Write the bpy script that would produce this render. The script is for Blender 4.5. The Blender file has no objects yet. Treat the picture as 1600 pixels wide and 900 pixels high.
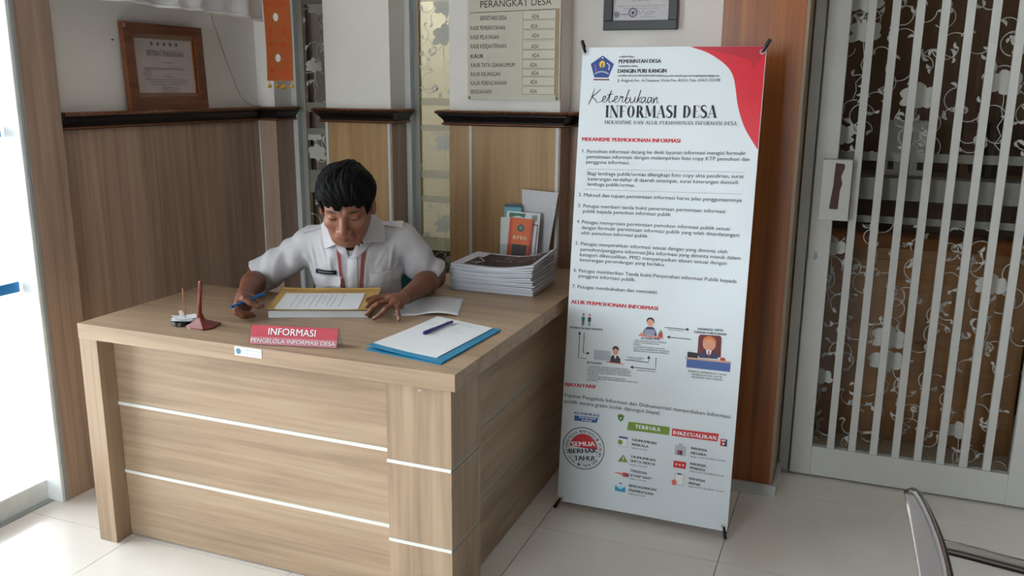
import bpy, math, random
import numpy as np
from mathutils import Vector, Matrix

sc = bpy.context.scene
col = sc.collection

# ---------------------------------------------------------------- camera
cam_data = bpy.data.cameras.new('camera')
cam_data.sensor_fit = 'HORIZONTAL'
cam_data.sensor_width = 36.0
cam_data.lens = 36.0 * 1367.85 / 1600.0
cam_data.clip_start = 0.05
cam = bpy.data.objects.new('camera', cam_data)
col.objects.link(cam)
PITCH, YAW, ROLL = 0.22716, 0.37122, -0.00817
_fw = Vector((-math.sin(YAW) * math.cos(PITCH), math.cos(YAW) * math.cos(PITCH), -math.sin(PITCH)))
_r = Vector((math.cos(YAW), math.sin(YAW), 0))
_d = _fw.cross(_r)
_r2 = math.cos(ROLL) * _r + math.sin(ROLL) * _d
_d2 = -math.sin(ROLL) * _r + math.cos(ROLL) * _d
cam.matrix_world = Matrix(((_r2.x, -_d2.x, -_fw.x, 0), (_r2.y, -_d2.y, -_fw.y, 0), (_r2.z, -_d2.z, -_fw.z, 1.5), (0, 0, 0, 1)))
sc.camera = cam

# ---------------------------------------------------------------- world, daylight, exposure
world = bpy.data.worlds.new('sky')
sc.world = world
world.use_nodes = True
bg = world.node_tree.nodes['Background']
bg.inputs[0].default_value = (0.88, 0.945, 1.0, 1)
bg.inputs[1].default_value = 12.8

def portal(name, loc, rot, sx, sy):
    l = bpy.data.lights.new(name, 'AREA')
    l.shape = 'RECTANGLE'
    l.size, l.size_y = sx, sy
    l.cycles.is_portal = True
    o = bpy.data.objects.new(name, l)
    o.location = loc
    o.rotation_euler = rot
    col.objects.link(o)
portal('daylight_portal', (-2.72, 0.67, 1.28), (0, math.radians(-90), 0), 2.4, 2.95)

portal('daylight_portal', (-1.85, -2.5, 1.24), (math.radians(90), 0, 0), 1.3, 2.4)

sc.view_settings.view_transform = 'Standard'
sc.view_settings.look = 'None'
sc.view_settings.gamma = 1.0
sc.view_settings.use_curve_mapping = False
sc.view_settings.exposure = -0.12

# ---------------------------------------------------------------- helpers
def lin(c):
    return tuple(((x / 255 / 12.92) if x / 255 <= 0.04045 else ((x / 255 + 0.055) / 1.055) ** 2.4) for x in c)

def new_mat(name):
    m = bpy.data.materials.new(name)
    m.use_nodes = True
    nt = m.node_tree
    return m, nt, nt.nodes['Principled BSDF']

def plain(name, c, rough=0.5, metal=0.0, var=0.0, scale=6.0, bump=0.0, bscale=200.0, spec=0.5, emit=0.0):
    m, nt, b = new_mat(name)
    b.inputs['Roughness'].default_value = rough
    b.inputs['Metallic'].default_value = metal
    b.inputs['Specular IOR Level'].default_value = spec
    l = lin(c)
    b.inputs['Base Color'].default_value = (*l, 1)
    if emit:
        b.inputs['Emission Color'].default_value = (*l, 1)
        b.inputs['Emission Strength'].default_value = emit
    tc = nt.nodes.new('ShaderNodeTexCoord')
    if var:
        n = nt.nodes.new('ShaderNodeTexNoise')
        n.inputs['Scale'].default_value = scale
        n.inputs['Detail'].default_value = 5
        nt.links.new(tc.outputs['Object'], n.inputs['Vector'])
        r = nt.nodes.new('ShaderNodeValToRGB')
        r.color_ramp.elements[0].position = 0.3
        r.color_ramp.elements[1].position = 0.7
        r.color_ramp.elements[0].color = (*[x * (1 - var) for x in l], 1)
        r.color_ramp.elements[1].color = (*[min(1, x * (1 + var)) for x in l], 1)
        nt.links.new(n.outputs['Fac'], r.inputs['Fac'])
        nt.links.new(r.outputs['Color'], b.inputs['Base Color'])
    if bump:
        n2 = nt.nodes.new('ShaderNodeTexNoise')
        n2.inputs['Scale'].default_value = bscale
        nt.links.new(tc.outputs['Object'], n2.inputs['Vector'])
        bp = nt.nodes.new('ShaderNodeBump')
        bp.inputs['Strength'].default_value = bump
        bp.inputs['Distance'].default_value = 0.002
        nt.links.new(n2.outputs['Fac'], bp.inputs['Height'])
        nt.links.new(bp.outputs['Normal'], b.inputs['Normal'])
    return m

def wood(name, axis, dark, mid, light, rough=0.42, width=9.0, length=0.7, off=0.0):
    """laminate with grain running along axis 0/1/2"""
    m, nt, b = new_mat(name)
    b.inputs['Roughness'].default_value = rough
    tc = nt.nodes.new('ShaderNodeTexCoord')
    def noise(sc_w, sc_l, detail, dist, o):
        mp = nt.nodes.new('ShaderNodeMapping')
        s = [sc_w] * 3
        s[axis] = sc_l
        mp.inputs['Scale'].default_value = s
        mp.inputs['Location'].default_value = (o, o * 1.7, o * 0.6)
        nt.links.new(tc.outputs['Object'], mp.inputs['Vector'])
        n = nt.nodes.new('ShaderNodeTexNoise')
        n.inputs['Scale'].default_value = 1.0
        n.inputs['Detail'].default_value = detail
        n.inputs['Distortion'].default_value = dist
        nt.links.new(mp.outputs['Vector'], n.inputs['Vector'])
        return n
    a = noise(width, length, 4, 0.6, off + 1.3)
    f = noise(width * 9, length * 2.2, 5, 0.2, off + 4.1)
    k = noise(width * 2.4, length * 1.3, 3, 1.2, off + 7.7)
    def mathn(op, x, y):
        q = nt.nodes.new('ShaderNodeMath')
        q.operation = op
        for i, v in enumerate((x, y)):
            if isinstance(v, (int, float)):
                q.inputs[i].default_value = v
            else:
                nt.links.new(v, q.inputs[i])
        return q.outputs[0]
    s = mathn('ADD', mathn('MULTIPLY', a.outputs['Fac'], 0.5), mathn('MULTIPLY', f.outputs['Fac'], 0.25))
    s = mathn('ADD', s, mathn('MULTIPLY', k.outputs['Fac'], 0.25))
    r = nt.nodes.new('ShaderNodeValToRGB')
    e = r.color_ramp.elements
    e[0].position, e[0].color = 0.30, (*lin(dark), 1)
    e[1].position, e[1].color = 0.70, (*lin(light), 1)
    q = e.new(0.5)
    q.color = (*lin(mid), 1)
    nt.links.new(s, r.inputs['Fac'])
    nt.links.new(r.outputs['Color'], b.inputs['Base Color'])
    bp = nt.nodes.new('ShaderNodeBump')
    bp.inputs['Strength'].default_value = 0.06
    bp.inputs['Distance'].default_value = 0.001
    nt.links.new(f.outputs['Fac'], bp.inputs['Height'])
    nt.links.new(bp.outputs['Normal'], b.inputs['Normal'])
    return m

def glass_mat(name, tint=(1, 1, 1), gloss=0.08):
    m = bpy.data.materials.new(name)
    m.use_nodes = True
    nt = m.node_tree
    nt.nodes.clear()
    out = nt.nodes.new('ShaderNodeOutputMaterial')
    mix = nt.nodes.new('ShaderNodeMixShader')
    t = nt.nodes.new('ShaderNodeBsdfTransparent')
    t.inputs[0].default_value = (*tint, 1)
    g = nt.nodes.new('ShaderNodeBsdfGlossy')
    g.inputs['Roughness'].default_value = 0.03
    lw = nt.nodes.new('ShaderNodeFresnel')
    lw.inputs['IOR'].default_value = 1.35
    nt.links.new(lw.outputs[0], mix.inputs[0])
    nt.links.new(t.outputs[0], mix.inputs[1])
    nt.links.new(g.outputs[0], mix.inputs[2])
    nt.links.new(mix.outputs[0], out.inputs[0])
    return m

def film_mat(name, c, clear=0.0):
    """matt film on glass; clear = share of light that passes straight through"""
    m = bpy.data.materials.new(name)
    m.use_nodes = True
    nt = m.node_tree
    nt.nodes.clear()
    out = nt.nodes.new('ShaderNodeOutputMaterial')
    mix = nt.nodes.new('ShaderNodeMixShader')
    mix.inputs[0].default_value = clear
    d = nt.nodes.new('ShaderNodeBsdfDiffuse')
    d.inputs[0].default_value = (*lin(c), 1)
    t = nt.nodes.new('ShaderNodeBsdfTransparent')
    nt.links.new(d.outputs[0], mix.inputs[1])
    nt.links.new(t.outputs[0], mix.inputs[2])
    nt.links.new(mix.outputs[0], out.inputs[0])
    return m

ORG = {}
def tag(o, label=None, cat=None, group=None, kind=None):
    if label: o['label'] = label
    if cat: o['category'] = cat
    if group: o['group'] = group
    if kind: o['kind'] = kind
    return o

def empty(name, loc, label=None, cat=None, group=None, kind=None):
    o = bpy.data.objects.new(name, None)
    o.empty_display_size = 0.05
    o.location = loc
    col.objects.link(o)
    ORG[o.name] = np.array(loc, float)
    return tag(o, label, cat, group, kind)

def origin_of(o):
    return ORG.get(o.name, np.zeros(3)) if o else np.zeros(3)

class MB:
    def __init__(self):
        self.v = []
        self.f = []
    def add(self, v, f):
        n = len(self.v)
        self.v.extend([tuple(map(float, p)) for p in v])
        self.f.extend([tuple(i + n for i in q) for q in f])
        return self
    def box(self, a, b):
        x0, y0, z0 = a
        x1, y1, z1 = b
        return self.add([(x0, y0, z0), (x1, y0, z0), (x1, y1, z0), (x0, y1, z0), (x0, y0, z1), (x1, y0, z1), (x1, y1, z1), (x0, y1, z1)],
                        [(0, 3, 2, 1), (4, 5, 6, 7), (0, 1, 5, 4), (1, 2, 6, 5), (2, 3, 7, 6), (3, 0, 4, 7)])
    def bar(self, p, q, w, h, up=(0, 0, 1)):
        """box along p->q, width w, height h"""
        p, q = np.array(p, float), np.array(q, float)
        d = q - p
        d /= np.linalg.norm(d)
        s = np.cross(d, up)
        s /= np.linalg.norm(s)
        u = np.cross(s, d)
        c = [p + s * a * w / 2 + u * b * h / 2 for a, b in ((-1, -1), (1, -1), (1, 1), (-1, 1))] + [q + s * a * w / 2 + u * b * h / 2 for a, b in ((-1, -1), (1, -1), (1, 1), (-1, 1))]
        return self.add(c, [(0, 1, 2, 3), (7, 6, 5, 4), (0, 4, 5, 1), (1, 5, 6, 2), (2, 6, 7, 3), (3, 7, 4, 0)])
    def tube(self, pts, r, n=10, cap=True):
        pts = [np.array(p, float) for p in pts]
        rs = r if isinstance(r, (list, tuple)) else [r] * len(pts)
        V, F = [], []
        ref = np.array([0.3, 0.2, 1.0])
        for i, p in enumerate(pts):
            t = pts[min(i + 1, len(pts) - 1)] - pts[max(i - 1, 0)]
            t = t / (np.linalg.norm(t) + 1e-12)
            s = np.cross(t, ref)
            if np.linalg.norm(s) < 1e-3:
                s = np.cross(t, (1, 0, 0))
            s /= np.linalg.norm(s)
            u = np.cross(t, s)
            for k in range(n):
                a = 2 * math.pi * k / n
                V.append(p + rs[i] * (math.cos(a) * s + math.sin(a) * u))
        for i in range(len(pts) - 1):
            for k in range(n):
                F.append((i * n + k, i * n + (k + 1) % n, (i + 1) * n + (k + 1) % n, (i + 1) * n + k))
        if cap:
            F.append(tuple(range(n - 1, -1, -1)))
            F.append(tuple((len(pts) - 1) * n + k for k in range(n)))
        return self.add(V, F)
    def lathe(self, c, prof, n=24):
        V, F = [], []
        for r, z in prof:
            for k in range(n):
                a = 2 * math.pi * k / n
                V.append((c[0] + r * math.cos(a), c[1] + r * math.sin(a), c[2] + z))
        for i in range(len(prof) - 1):
            for k in range(n):
                F.append((i * n + k, i * n + (k + 1) % n, (i + 1) * n + (k + 1) % n, (i + 1) * n + k))
        F.append(tuple(range(n - 1, -1, -1)))
        F.append(tuple((len(prof) - 1) * n + k for k in range(n)))
        return self.add(V, F)
    def sheet(self, fn, nu, nv, t, nrm=None):
        """solid sheet: fn(u,v)->point, thickness t along the local normal (or given nrm)"""
        P = np.array([[fn(i / nu, j / nv) for j in range(nv + 1)] for i in range(nu + 1)], float)
        if nrm is None:
            du = np.gradient(P, axis=0)
            dv = np.gradient(P, axis=1)
            N = np.cross(du, dv)
            N /= np.linalg.norm(N, axis=2, keepdims=True) + 1e-12
        else:
            N = np.broadcast_to(np.array(nrm, float), P.shape)
        A = (P + N * t).reshape(-1, 3)
        B = P.reshape(-1, 3)
        n = (nu + 1) * (nv + 1)
        ix = lambda i, j: i * (nv + 1) + j
        F = []
        for i in range(nu):
            for j in range(nv):
                F.append((ix(i, j), ix(i + 1, j), ix(i + 1, j + 1), ix(i, j + 1)))
                F.append((n + ix(i, j), n + ix(i, j + 1), n + ix(i + 1, j + 1), n + ix(i + 1, j)))
        ring = [ix(i, 0) for i in range(nu + 1)] + [ix(nu, j) for j in range(1, nv + 1)] + [ix(i, nv) for i in range(nu - 1, -1, -1)] + [ix(0, j) for j in range(nv - 1, 0, -1)]
        for k in range(len(ring)):
            a, b = ring[k], ring[(k + 1) % len(ring)]
            F.append((b, a, n + a, n + b))
        return self.add(np.vstack([A, B]), F)
    def prism(self, poly, fn, t):
        """poly 2D list; fn(u,v,w)->3D; extruded from w=0 to w=t"""
        n = len(poly)
        return self.add([fn(u, v, 0) for u, v in poly] + [fn(u, v, t) for u, v in poly],
                        [tuple(range(n - 1, -1, -1)), tuple(range(n, 2 * n))] + [(i, (i + 1) % n, n + (i + 1) % n, n + i) for i in range(n)])
    def build(self, name, mat, parent=None, smooth=False, bevel=0.0, label=None, cat=None, group=None, kind=None, loc=None):
        o0 = origin_of(parent) if parent else (np.array(loc, float) if loc is not None else np.zeros(3))
        V = np.array(self.v, float) - o0
        me = bpy.data.meshes.new(name)
        me.from_pydata(V.tolist(), [], self.f)
        me.update()
        if smooth is not False:
            me.polygons.foreach_set('use_smooth', [True] * len(me.polygons))
        o = bpy.data.objects.new(name, me)
        if isinstance(mat, (list, tuple)):
            for q in mat: me.materials.append(q)
        else:
            me.materials.append(mat)
        col.objects.link(o)
        if parent:
            o.parent = parent
            ORG[o.name] = o0
        else:
            o.location = o0
            ORG[o.name] = o0
        if isinstance(smooth, (int, float)) and smooth is not True and smooth is not False:
            me.set_sharp_from_angle(angle=math.radians(smooth))
        if bevel:
            bm = o.modifiers.new('bevel', 'BEVEL')
            bm.width = bevel
            bm.segments = 2
            bm.limit_method = 'ANGLE'
            bm.angle_limit = math.radians(40)
        return tag(o, label, cat, group, kind)

def copy_tree(o, parent=None):
    c = o.copy()
    col.objects.link(c)
    if parent: c.parent = parent
    ORG[c.name] = ORG.get(o.name, np.zeros(3))
    for ch in list(o.children):
        copy_tree(ch, c)
    return c

# ---------------------------------------------------------------- lettering
_tc = {}
def glyphs(s, bold=0.0, res=2):
    key = (s, bold, res)
    if key in _tc: return _tc[key]
    cu = bpy.data.curves.new('t', 'FONT')
    cu.body = s
    cu.size = 1.0
    cu.resolution_u = res
    cu.offset = bold
    cu.fill_mode = 'FRONT'
    ob = bpy.data.objects.new('t', cu)
    me = bpy.data.meshes.new_from_object(ob)
    V = np.array([v.co[:2] for v in me.vertices]) if len(me.vertices) else np.zeros((0, 2))
    F = [tuple(p.vertices) for p in me.polygons]
    bpy.data.objects.remove(ob)
    bpy.data.curves.remove(cu)
    bpy.data.meshes.remove(me)
    _tc[key] = (V, F)
    return V, F

CAP = None
def put_text(mb, fn, s, p, q, cap, bold=0.0, res=3, shear=0.0, w=0.0006):
    """text s on surface fn(u,v,w): baseline from p to q, capital height cap"""
    global CAP
    if CAP is None:
        CAP = glyphs('H')[0][:, 1].max()
    V, F = glyphs(s, 0.0, res)
    if not len(V): return
    a, b = V[:, 0].min(), V[:, 0].max()
    L = math.hypot(q[0] - p[0], q[1] - p[1])
    X = (V[:, 0] - a) / (b - a) * L + V[:, 1] * cap / CAP * shear
    Y = V[:, 1] * cap / CAP
    cx, cy = (q[0] - p[0]) / L, (q[1] - p[1]) / L
    sh = [0.0] if bold < 0.009 else [-0.5 * bold * cap / CAP, 0.0, 0.5 * bold * cap / CAP]
    for i, d in enumerate(sh):
        mb.add([fn(p[0] + (x + d) * cx - y * cy, p[1] + (x + d) * cy + y * cx, w + i * 1e-5) for x, y in zip(X, Y)], F)

def poly2(mb, fn, pts, w=0.0006):
    mb.add([fn(u, v, w) for u, v in pts], [tuple(range(len(pts)))])

def ell(c, rx, ry=None, n=20, a0=0.0, a1=2 * math.pi):
    ry = rx if ry is None else ry
    full = abs(a1 - a0 - 2 * math.pi) < 1e-6
    m = n if full else n + 1
    return [(c[0] + rx * math.cos(a0 + (a1 - a0) * k / n), c[1] + ry * math.sin(a0 + (a1 - a0) * k / n)) for k in range(m)]

def rect(x0, y0, x1, y1):
    return [(x0, y0), (x1, y0), (x1, y1), (x0, y1)]

def catmull(pts, n=6):
    P = [np.array(p, float) for p in pts]
    P = [2 * P[0] - P[1]] + P + [2 * P[-1] - P[-2]]
    out = []
    for i in range(1, len(P) - 2):
        for k in range(n):
            t = k / n
            out.append(0.5 * ((2 * P[i]) + (-P[i - 1] + P[i + 1]) * t + (2 * P[i - 1] - 5 * P[i] + 4 * P[i + 1] - P[i + 2]) * t * t + (-P[i - 1] + 3 * P[i] - 3 * P[i + 1] + P[i + 2]) * t ** 3))
    out.append(P[-2])
    return out

def stroke_polys(pts, wfn):
    """list of convex quads along a 2D polyline; wfn(t) = half width"""
    P = [np.array(p, float) for p in pts]
    L, R = [], []
    for i, p in enumerate(P):
        t = P[min(i + 1, len(P) - 1)] - P[max(i - 1, 0)]
        t /= np.linalg.norm(t) + 1e-12
        n = np.array([-t[1], t[0]])
        h = wfn(i / (len(P) - 1))
        L.append(p + n * h)
        R.append(p - n * h)
    return [[tuple(R[i]), tuple(R[i + 1]), tuple(L[i + 1]), tuple(L[i])] for i in range(len(P) - 1)]

def stroke(mb, fn, pts, hw, w=0.0006):
    for q in stroke_polys(pts, (lambda t: hw) if not callable(hw) else hw):
        poly2(mb, fn, q, w)

def arrow_head(mb, fn, p, d, s=0.008):
    d = np.array(d, float) / np.linalg.norm(d)
    n = np.array([-d[1], d[0]])
    p = np.array(p, float)
    poly2(mb, fn, [tuple(p), tuple(p - d * s + n * s * 0.55), tuple(p - d * s - n * s * 0.55)])

# high-contrast serif capitals: strokes (kind, points); kind T thick stem, t hairline, S serif bar, O bowl
SER = {
 'I': (0.42, [('T', [(.21, 0), (.21, 1)]), ('S', .21, 0), ('S', .21, 1)]),
 'N': (0.86, [('t', [(.14, 0), (.14, 1)]), ('T', [(.14, 1), (.72, 0)]), ('t', [(.72, 0), (.72, 1)]), ('S', .14, 0), ('S', .72, 1)]),
 'F': (0.66, [('T', [(.2, 0), (.2, 1)]), ('t', [(.2, .97), (.62, .97)]), ('t', [(.2, .52), (.5, .52)]), ('t', [(.62, .97), (.62, .78)]), ('S', .2, 0)]),
 'O': (0.84, [('O', (.42, .5), .34, .5, 0, 360)]),
 'R': (0.80, [('T', [(.2, 0), (.2, 1)]), ('O', (.3, .74), .32, .26, -90, 90), ('t', [(.2, .98), (.32, .98)]), ('t', [(.2, .5), (.32, .5)]), ('T', [(.4, .5), (.68, 0)]), ('S', .2, 0), ('S', .7, 0)]),
 'M': (1.04, [('t', [(.14, 0), (.16, 1)]), ('T', [(.16, 1), (.5, .1)]), ('t', [(.5, .1), (.84, 1)]), ('T', [(.86, 1), (.88, 0)]), ('S', .14, 0), ('S', .88, 0)]),
 'A': (0.84, [('t', [(.1, 0), (.42, 1)]), ('T', [(.42, 1), (.72, 0)]), ('t', [(.22, .33), (.6, .33)]), ('S', .1, 0), ('S', .72, 0)]),
 'S': (0.62, [('C', [(.54, .8), (.46, .95), (.3, .98), (.14, .88), (.14, .7), (.32, .54), (.5, .4), (.54, .22), (.42, .06), (.26, .02), (.12, .1), (.08, .24)])]),
 'D': (0.86, [('T', [(.2, 0), (.2, 1)]), ('O', (.3, .5), .44, .5, -90, 90), ('t', [(.2, .98), (.32, .98)]), ('t', [(.2, .02), (.32, .02)])]),
 'E': (0.68, [('T', [(.2, 0), (.2, 1)]), ('t', [(.2, .97), (.6, .97)]), ('t', [(.2, .52), (.5, .52)]), ('t', [(.2, .03), (.62, .03)]), ('t', [(.6, .97), (.6, .8)]), ('t', [(.62, .03), (.62, .22)])]),
 'K': (0.82, [('T', [(.2, 0), (.2, 1)]), ('t', [(.2, .4), (.66, 1)]), ('T', [(.36, .58), (.72, 0)]), ('S', .2, 0), ('S', .2, 1), ('S', .72, 0)]),
 'L': (0.64, [('T', [(.2, 0), (.2, 1)]), ('t', [(.2, .03), (.6, .03)]), ('t', [(.6, .03), (.6, .24)]), ('S', .2, 1)]),
 'U': (0.84, [('T', [(.2, 1), (.2, .3)]), ('O', (.44, .3), .26, .3, 180, 360), ('t', [(.7, .3), (.7, 1)]), ('S', .2, 1), ('S', .7, 1)]),
 'P': (0.72, [('T', [(.2, 0), (.2, 1)]), ('O', (.3, .72), .34, .28, -90, 90), ('t', [(.2, .98), (.32, .98)]), ('t', [(.2, .46), (.32, .46)]), ('S', .2, 0)]),
 'H': (0.90, [('T', [(.2, 0), (.2, 1)]), ('T', [(.72, 0), (.72, 1)]), ('t', [(.2, .52), (.72, .52)]), ('S', .2, 0), ('S', .2, 1), ('S', .72, 0), ('S', .72, 1)]),
 'T': (0.72, [('T', [(.36, 0), (.36, 1)]), ('t', [(.06, .97), (.66, .97)]), ('t', [(.06, .97), (.06, .78)]), ('t', [(.66, .97), (.66, .78)]), ('S', .36, 0)]),
 'B': (0.76, [('T', [(.2, 0), (.2, 1)]), ('O', (.3, .75), .3, .25, -90, 90), ('O', (.3, .26), .36, .26, -90, 90), ('t', [(.2, .98), (.32, .98)]), ('t', [(.2, .51), (.32, .51)]), ('t', [(.2, .02), (.32, .02)])]),
 'C': (0.76, [('O', (.44, .5), .34, .5, 40, 320), ('t', [(.7, .97), (.7, .74)])]),
 ' ': (0.42, []),
}
def put_serif(mb, fn, s, p, q, cap, thick=0.085, thin=0.022, w=0.0006):
    adv = sum(SER[c][0] for c in s)
    L = math.hypot(q[0] - p[0], q[1] - p[1])
    kx = L / adv
    cx, cy = (q[0] - p[0]) / L, (q[1] - p[1]) / L
    g = lambda x, y: (p[0] + x * cx - y * cy, p[1] + x * cy + y * cx)
    x = 0.0
    n = [0]
    def lay():
        n[0] += 1
        return w + (n[0] % 7) * 2e-5
    for ch in s:
        a, st = SER[ch]
        T = lambda u, v: g((x + u) * kx, v * cap)
        for k in st:
            if k[0] in 'Tt':
                h = (thick if k[0] == 'T' else thin) * kx
                pts = [T(*z) for z in k[1]]
                stroke(mb, fn, pts, h, lay())
            elif k[0] == 'S':
                y0 = 0.0 if k[2] == 0 else 0.95
                poly2(mb, fn, [T(k[1] - .16, y0), T(k[1] + .16, y0), T(k[1] + .16, y0 + .05), T(k[1] - .16, y0 + .05)], lay())
            elif k[0] == 'C':
                pts = catmull([T(*z) for z in k[1]], 3)
                stroke(mb, fn, pts, lambda t: kx * (thin + (thick - thin) * math.sin(math.pi * t) ** 1.5), lay())
            else:
                c, rx, ry, a0, a1 = k[1:]
                m = 16
                ang = [math.radians(a0 + (a1 - a0) * i / m) for i in range(m + 1)]
                out = [T(c[0] + rx * math.cos(t), c[1] + ry * math.sin(t)) for t in ang]
                inn = [T(c[0] + (rx - 2 * thick) * math.cos(t), c[1] + (ry - 2.2 * thin) * math.sin(t)) for t in ang]
                z = lay()
                for i in range(m):
                    poly2(mb, fn, [inn[i], out[i], out[i + 1], inn[i + 1]], z)
        x += a

def squig(mb, fn, p, q, h, seed, hw=None, w=.0008):
    """a line of illegible print: short upright ticks in word groups"""
    rn = random.Random(seed)
    L = math.hypot(q[0] - p[0], q[1] - p[1])
    dx, dy = (q[0] - p[0]) / L, (q[1] - p[1]) / L
    t = 0.0
    hw = hw or h * .12
    while t < L:
        n = rn.randint(3, 8)
        for _ in range(n):
            if t > L: break
            a = rn.uniform(-.25, .35) * h
            k = h * rn.choice((.7, .7, 1.0))
            x, y = p[0] + dx * t, p[1] + dy * t
            stroke(mb, fn, [(x, y), (x + a - dy * k, y + dx * k)], hw, w)
            t += h * rn.uniform(.45, .75)
        t += h * .7

def pentagon(c, rx, ry):
    return [(c[0] + rx * math.sin(a), c[1] + ry * math.cos(a)) for a in [2 * math.pi * k / 5 for k in range(5)]]

# ---------------------------------------------------------------- materials
OAK = ((126, 104, 84), (166, 141, 116), (188, 165, 140))
oak = [wood('oak_laminate_%s' % 'xyz'[a], a, *OAK, width=11, length=1.0) for a in range(3)]
WAL = ((132, 110, 95), (172, 147, 129), (198, 174, 154))
panel_wood = [wood('panel_laminate_%s' % 'xyz'[a], a, *WAL, width=13, length=0.8, off=3.0) for a in range(3)]
HON = ((146, 112, 74), (178, 142, 98), (196, 162, 116))
honey_wood = wood('honey_laminate', 2, *HON, width=16, length=0.8, off=5.0)
teak = wood('teak_veneer', 2, (104, 52, 20), (150, 84, 36), (178, 108, 50), rough=0.3, width=22, length=0.6, off=2.0)
teak_side = wood('pale_teak_edge', 2, (120, 98, 76), (150, 126, 100), (166, 142, 116), width=20, off=1.0)
frame_wood = wood('brown_frame_wood', 1, (84, 46, 26), (116, 66, 38), (138, 82, 50), rough=0.35, width=40, length=4)
frame_inner = plain('tan_mount', (150, 118, 96), 0.6, var=0.05)
white_paint = plain('white_wall_paint', (243, 240, 236), 0.75, var=0.03, scale=3, bump=0.08, bscale=120)
ceil_paint = plain('ceiling_paint', (225, 223, 218), 0.85, var=0.02)
alu = plain('white_aluminium', (206, 210, 210), 0.35, var=0.02, scale=9)
alu_grey = plain('grey_aluminium', (150, 156, 156), 0.4, var=0.03)
beige_alu = plain('beige_seal', (168, 156, 136), 0.5, var=0.05)
old_white = plain('worn_white_frame', (228, 232, 232), 0.5, var=0.08, scale=14)
gate_white = plain('gate_white_enamel', (196, 196, 192), 0.32, var=0.03, scale=7)
tile_mat = plain('ceramic_tile', (228, 222, 216), 0.14, var=0.025, scale=5)
room_paint = plain('grey_room_paint', (108, 104, 101), 0.8, var=0.04, scale=3)
grout = plain('grout', (120, 112, 104), 0.9, var=0.1, scale=30)
rail_dark = plain('rail_dark_lacquer', (20, 15, 17), 0.35, var=0.15, scale=40)
rail_copper = plain('rail_copper_bead', (140, 86, 54), 0.35, metal=0.3, var=0.2, scale=60)
pane = glass_mat('clear_pane', (0.97, 0.98, 0.97))
acrylic = glass_mat('clear_acrylic', (0.93, 0.95, 0.95))
film = film_mat('frosted_film', (168, 168, 160), 0.42)
film_flower = film_mat('frosted_flower_film', (206, 206, 200), 0.06)
paper = plain('white_paper', (226, 229, 233), 0.6, var=0.015, scale=20)
paper_gloss = plain('glossy_white_sheet', (214, 218, 224), 0.16, var=0.01)
ink = plain('dark_print', (38, 36, 48), 0.6, var=0.05)
ink_grey = plain('grey_print', (120, 122, 130), 0.7, var=0.1)
ink_red = plain('red_print', (196, 24, 44), 0.5, var=0.05)
ink_white = plain('white_print', (236, 238, 240), 0.5, var=0.02)
black_gloss = plain('black_plastic', (18, 18, 20), 0.3, var=0.1)
chrome = plain('chrome', (190, 186, 186), 0.12, metal=1.0, var=0.03)
steel_grey = plain('grey_steel_sheet', (98, 93, 93), 0.42, metal=0.15, var=0.05)

# ================================================================ SETTING
S = 'structure'
# floor with single tiles
TX, TY = 0.62, 0.588
floor = MB().box((-2.66, -2.5, -0.08), (2.4, 3.7, -0.004)).build('floor', grout, kind=S, label='floor of large glossy cream ceramic tiles')
tile_me = None
for i in range(-1, 9):
    for j in range(-10, 2):
        ax, ay = -2.163 + i * TX, 3.225 + j * TY
        bx_, by_ = ax + TX, ay + TY
        x0, x1 = max(ax + .0012, -2.66), min(bx_ - .0012, 2.4)
        y0, y1 = max(ay + .0012, -2.5), min(by_ - .0012, 3.7)
        if x1 - x0 < .02 or y1 - y0 < .02: continue
        full = (x1 - x0 > TX - .003) and (y1 - y0 > TY - .003)
        if full and tile_me:
            o = bpy.data.objects.new('tile', tile_me)
            o.location = (x0, y0, 0)
            o.parent = floor
            col.objects.link(o)
        else:
            m = MB().box((0, 0, -.006), (x1 - x0, y1 - y0, 0))
            o = m.build('tile', tile_mat)
            o.parent = floor
            o.location = (x0, y0, 0)
            if full: tile_me = o.data

MB().box((-2.9, -2.6, 2.9), (2.6, 5.6, 3.0)).build('ceiling', ceil_paint, kind=S)
MB().box((2.4, -2.6, 0), (2.5, 3.7, 2.9)).build('wall_right', room_paint, kind=S)
# front wall (behind the camera)
MB().box((-2.7, -2.6, 0), (-2.5, -2.5, 2.9)).box((-1.2, -2.6, 0), (2.4, -2.5, 2.9)).box((-2.5, -2.6, 2.48), (-1.2, -2.5, 2.9)).build('wall_front', room_paint, kind=S)
fd = empty('door_2', (-1.85, -2.54, 0), kind=S, label='glazed entrance door behind the viewer')
for x in (-2.475, -1.85, -1.225):
    MB().box((x - .025, -2.56, 0), (x + .025, -2.52, 2.48)).build('mullion', old_white, fd)
for a, b_ in ((-2.45, -1.875), (-1.825, -1.25)):
    MB().box((a, -2.543, 0), (b_, -2.538, 2.48)).build('pane', pane, fd)

# left wall beyond the column
wl = MB().box((-2.76, 2.30, 0), (-2.62, 3.7, 2.9)).build('wall_left', white_paint, kind=S)
MB().box((-2.62, 2.316, 0), (-2.612, 3.449, 1.336)).build('panel', panel_wood[2], wl)
MB().tube([(-2.6195, 2.605, 1.655), (-2.612, 2.605, 1.655)], .0025, 8).build('nail', black_gloss, wl)
MB().box((-2.62, 3.436, 0), (-2.606, 3.449, 1.336)).build('trim_strip', alu, wl)
# lintel above the glazed side
MB().box((-2.76, -.8, 2.5), (-2.64, 2.30, 2.9)).build('wall_left_lintel', white_paint, kind=S)
MB().box((-2.76, -2.6, 0), (-2.64, -.8, 2.9)).build('wall_left_light_block', room_paint, kind=S)  # unseen stretch made solid to block daylight from beside the viewer
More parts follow.
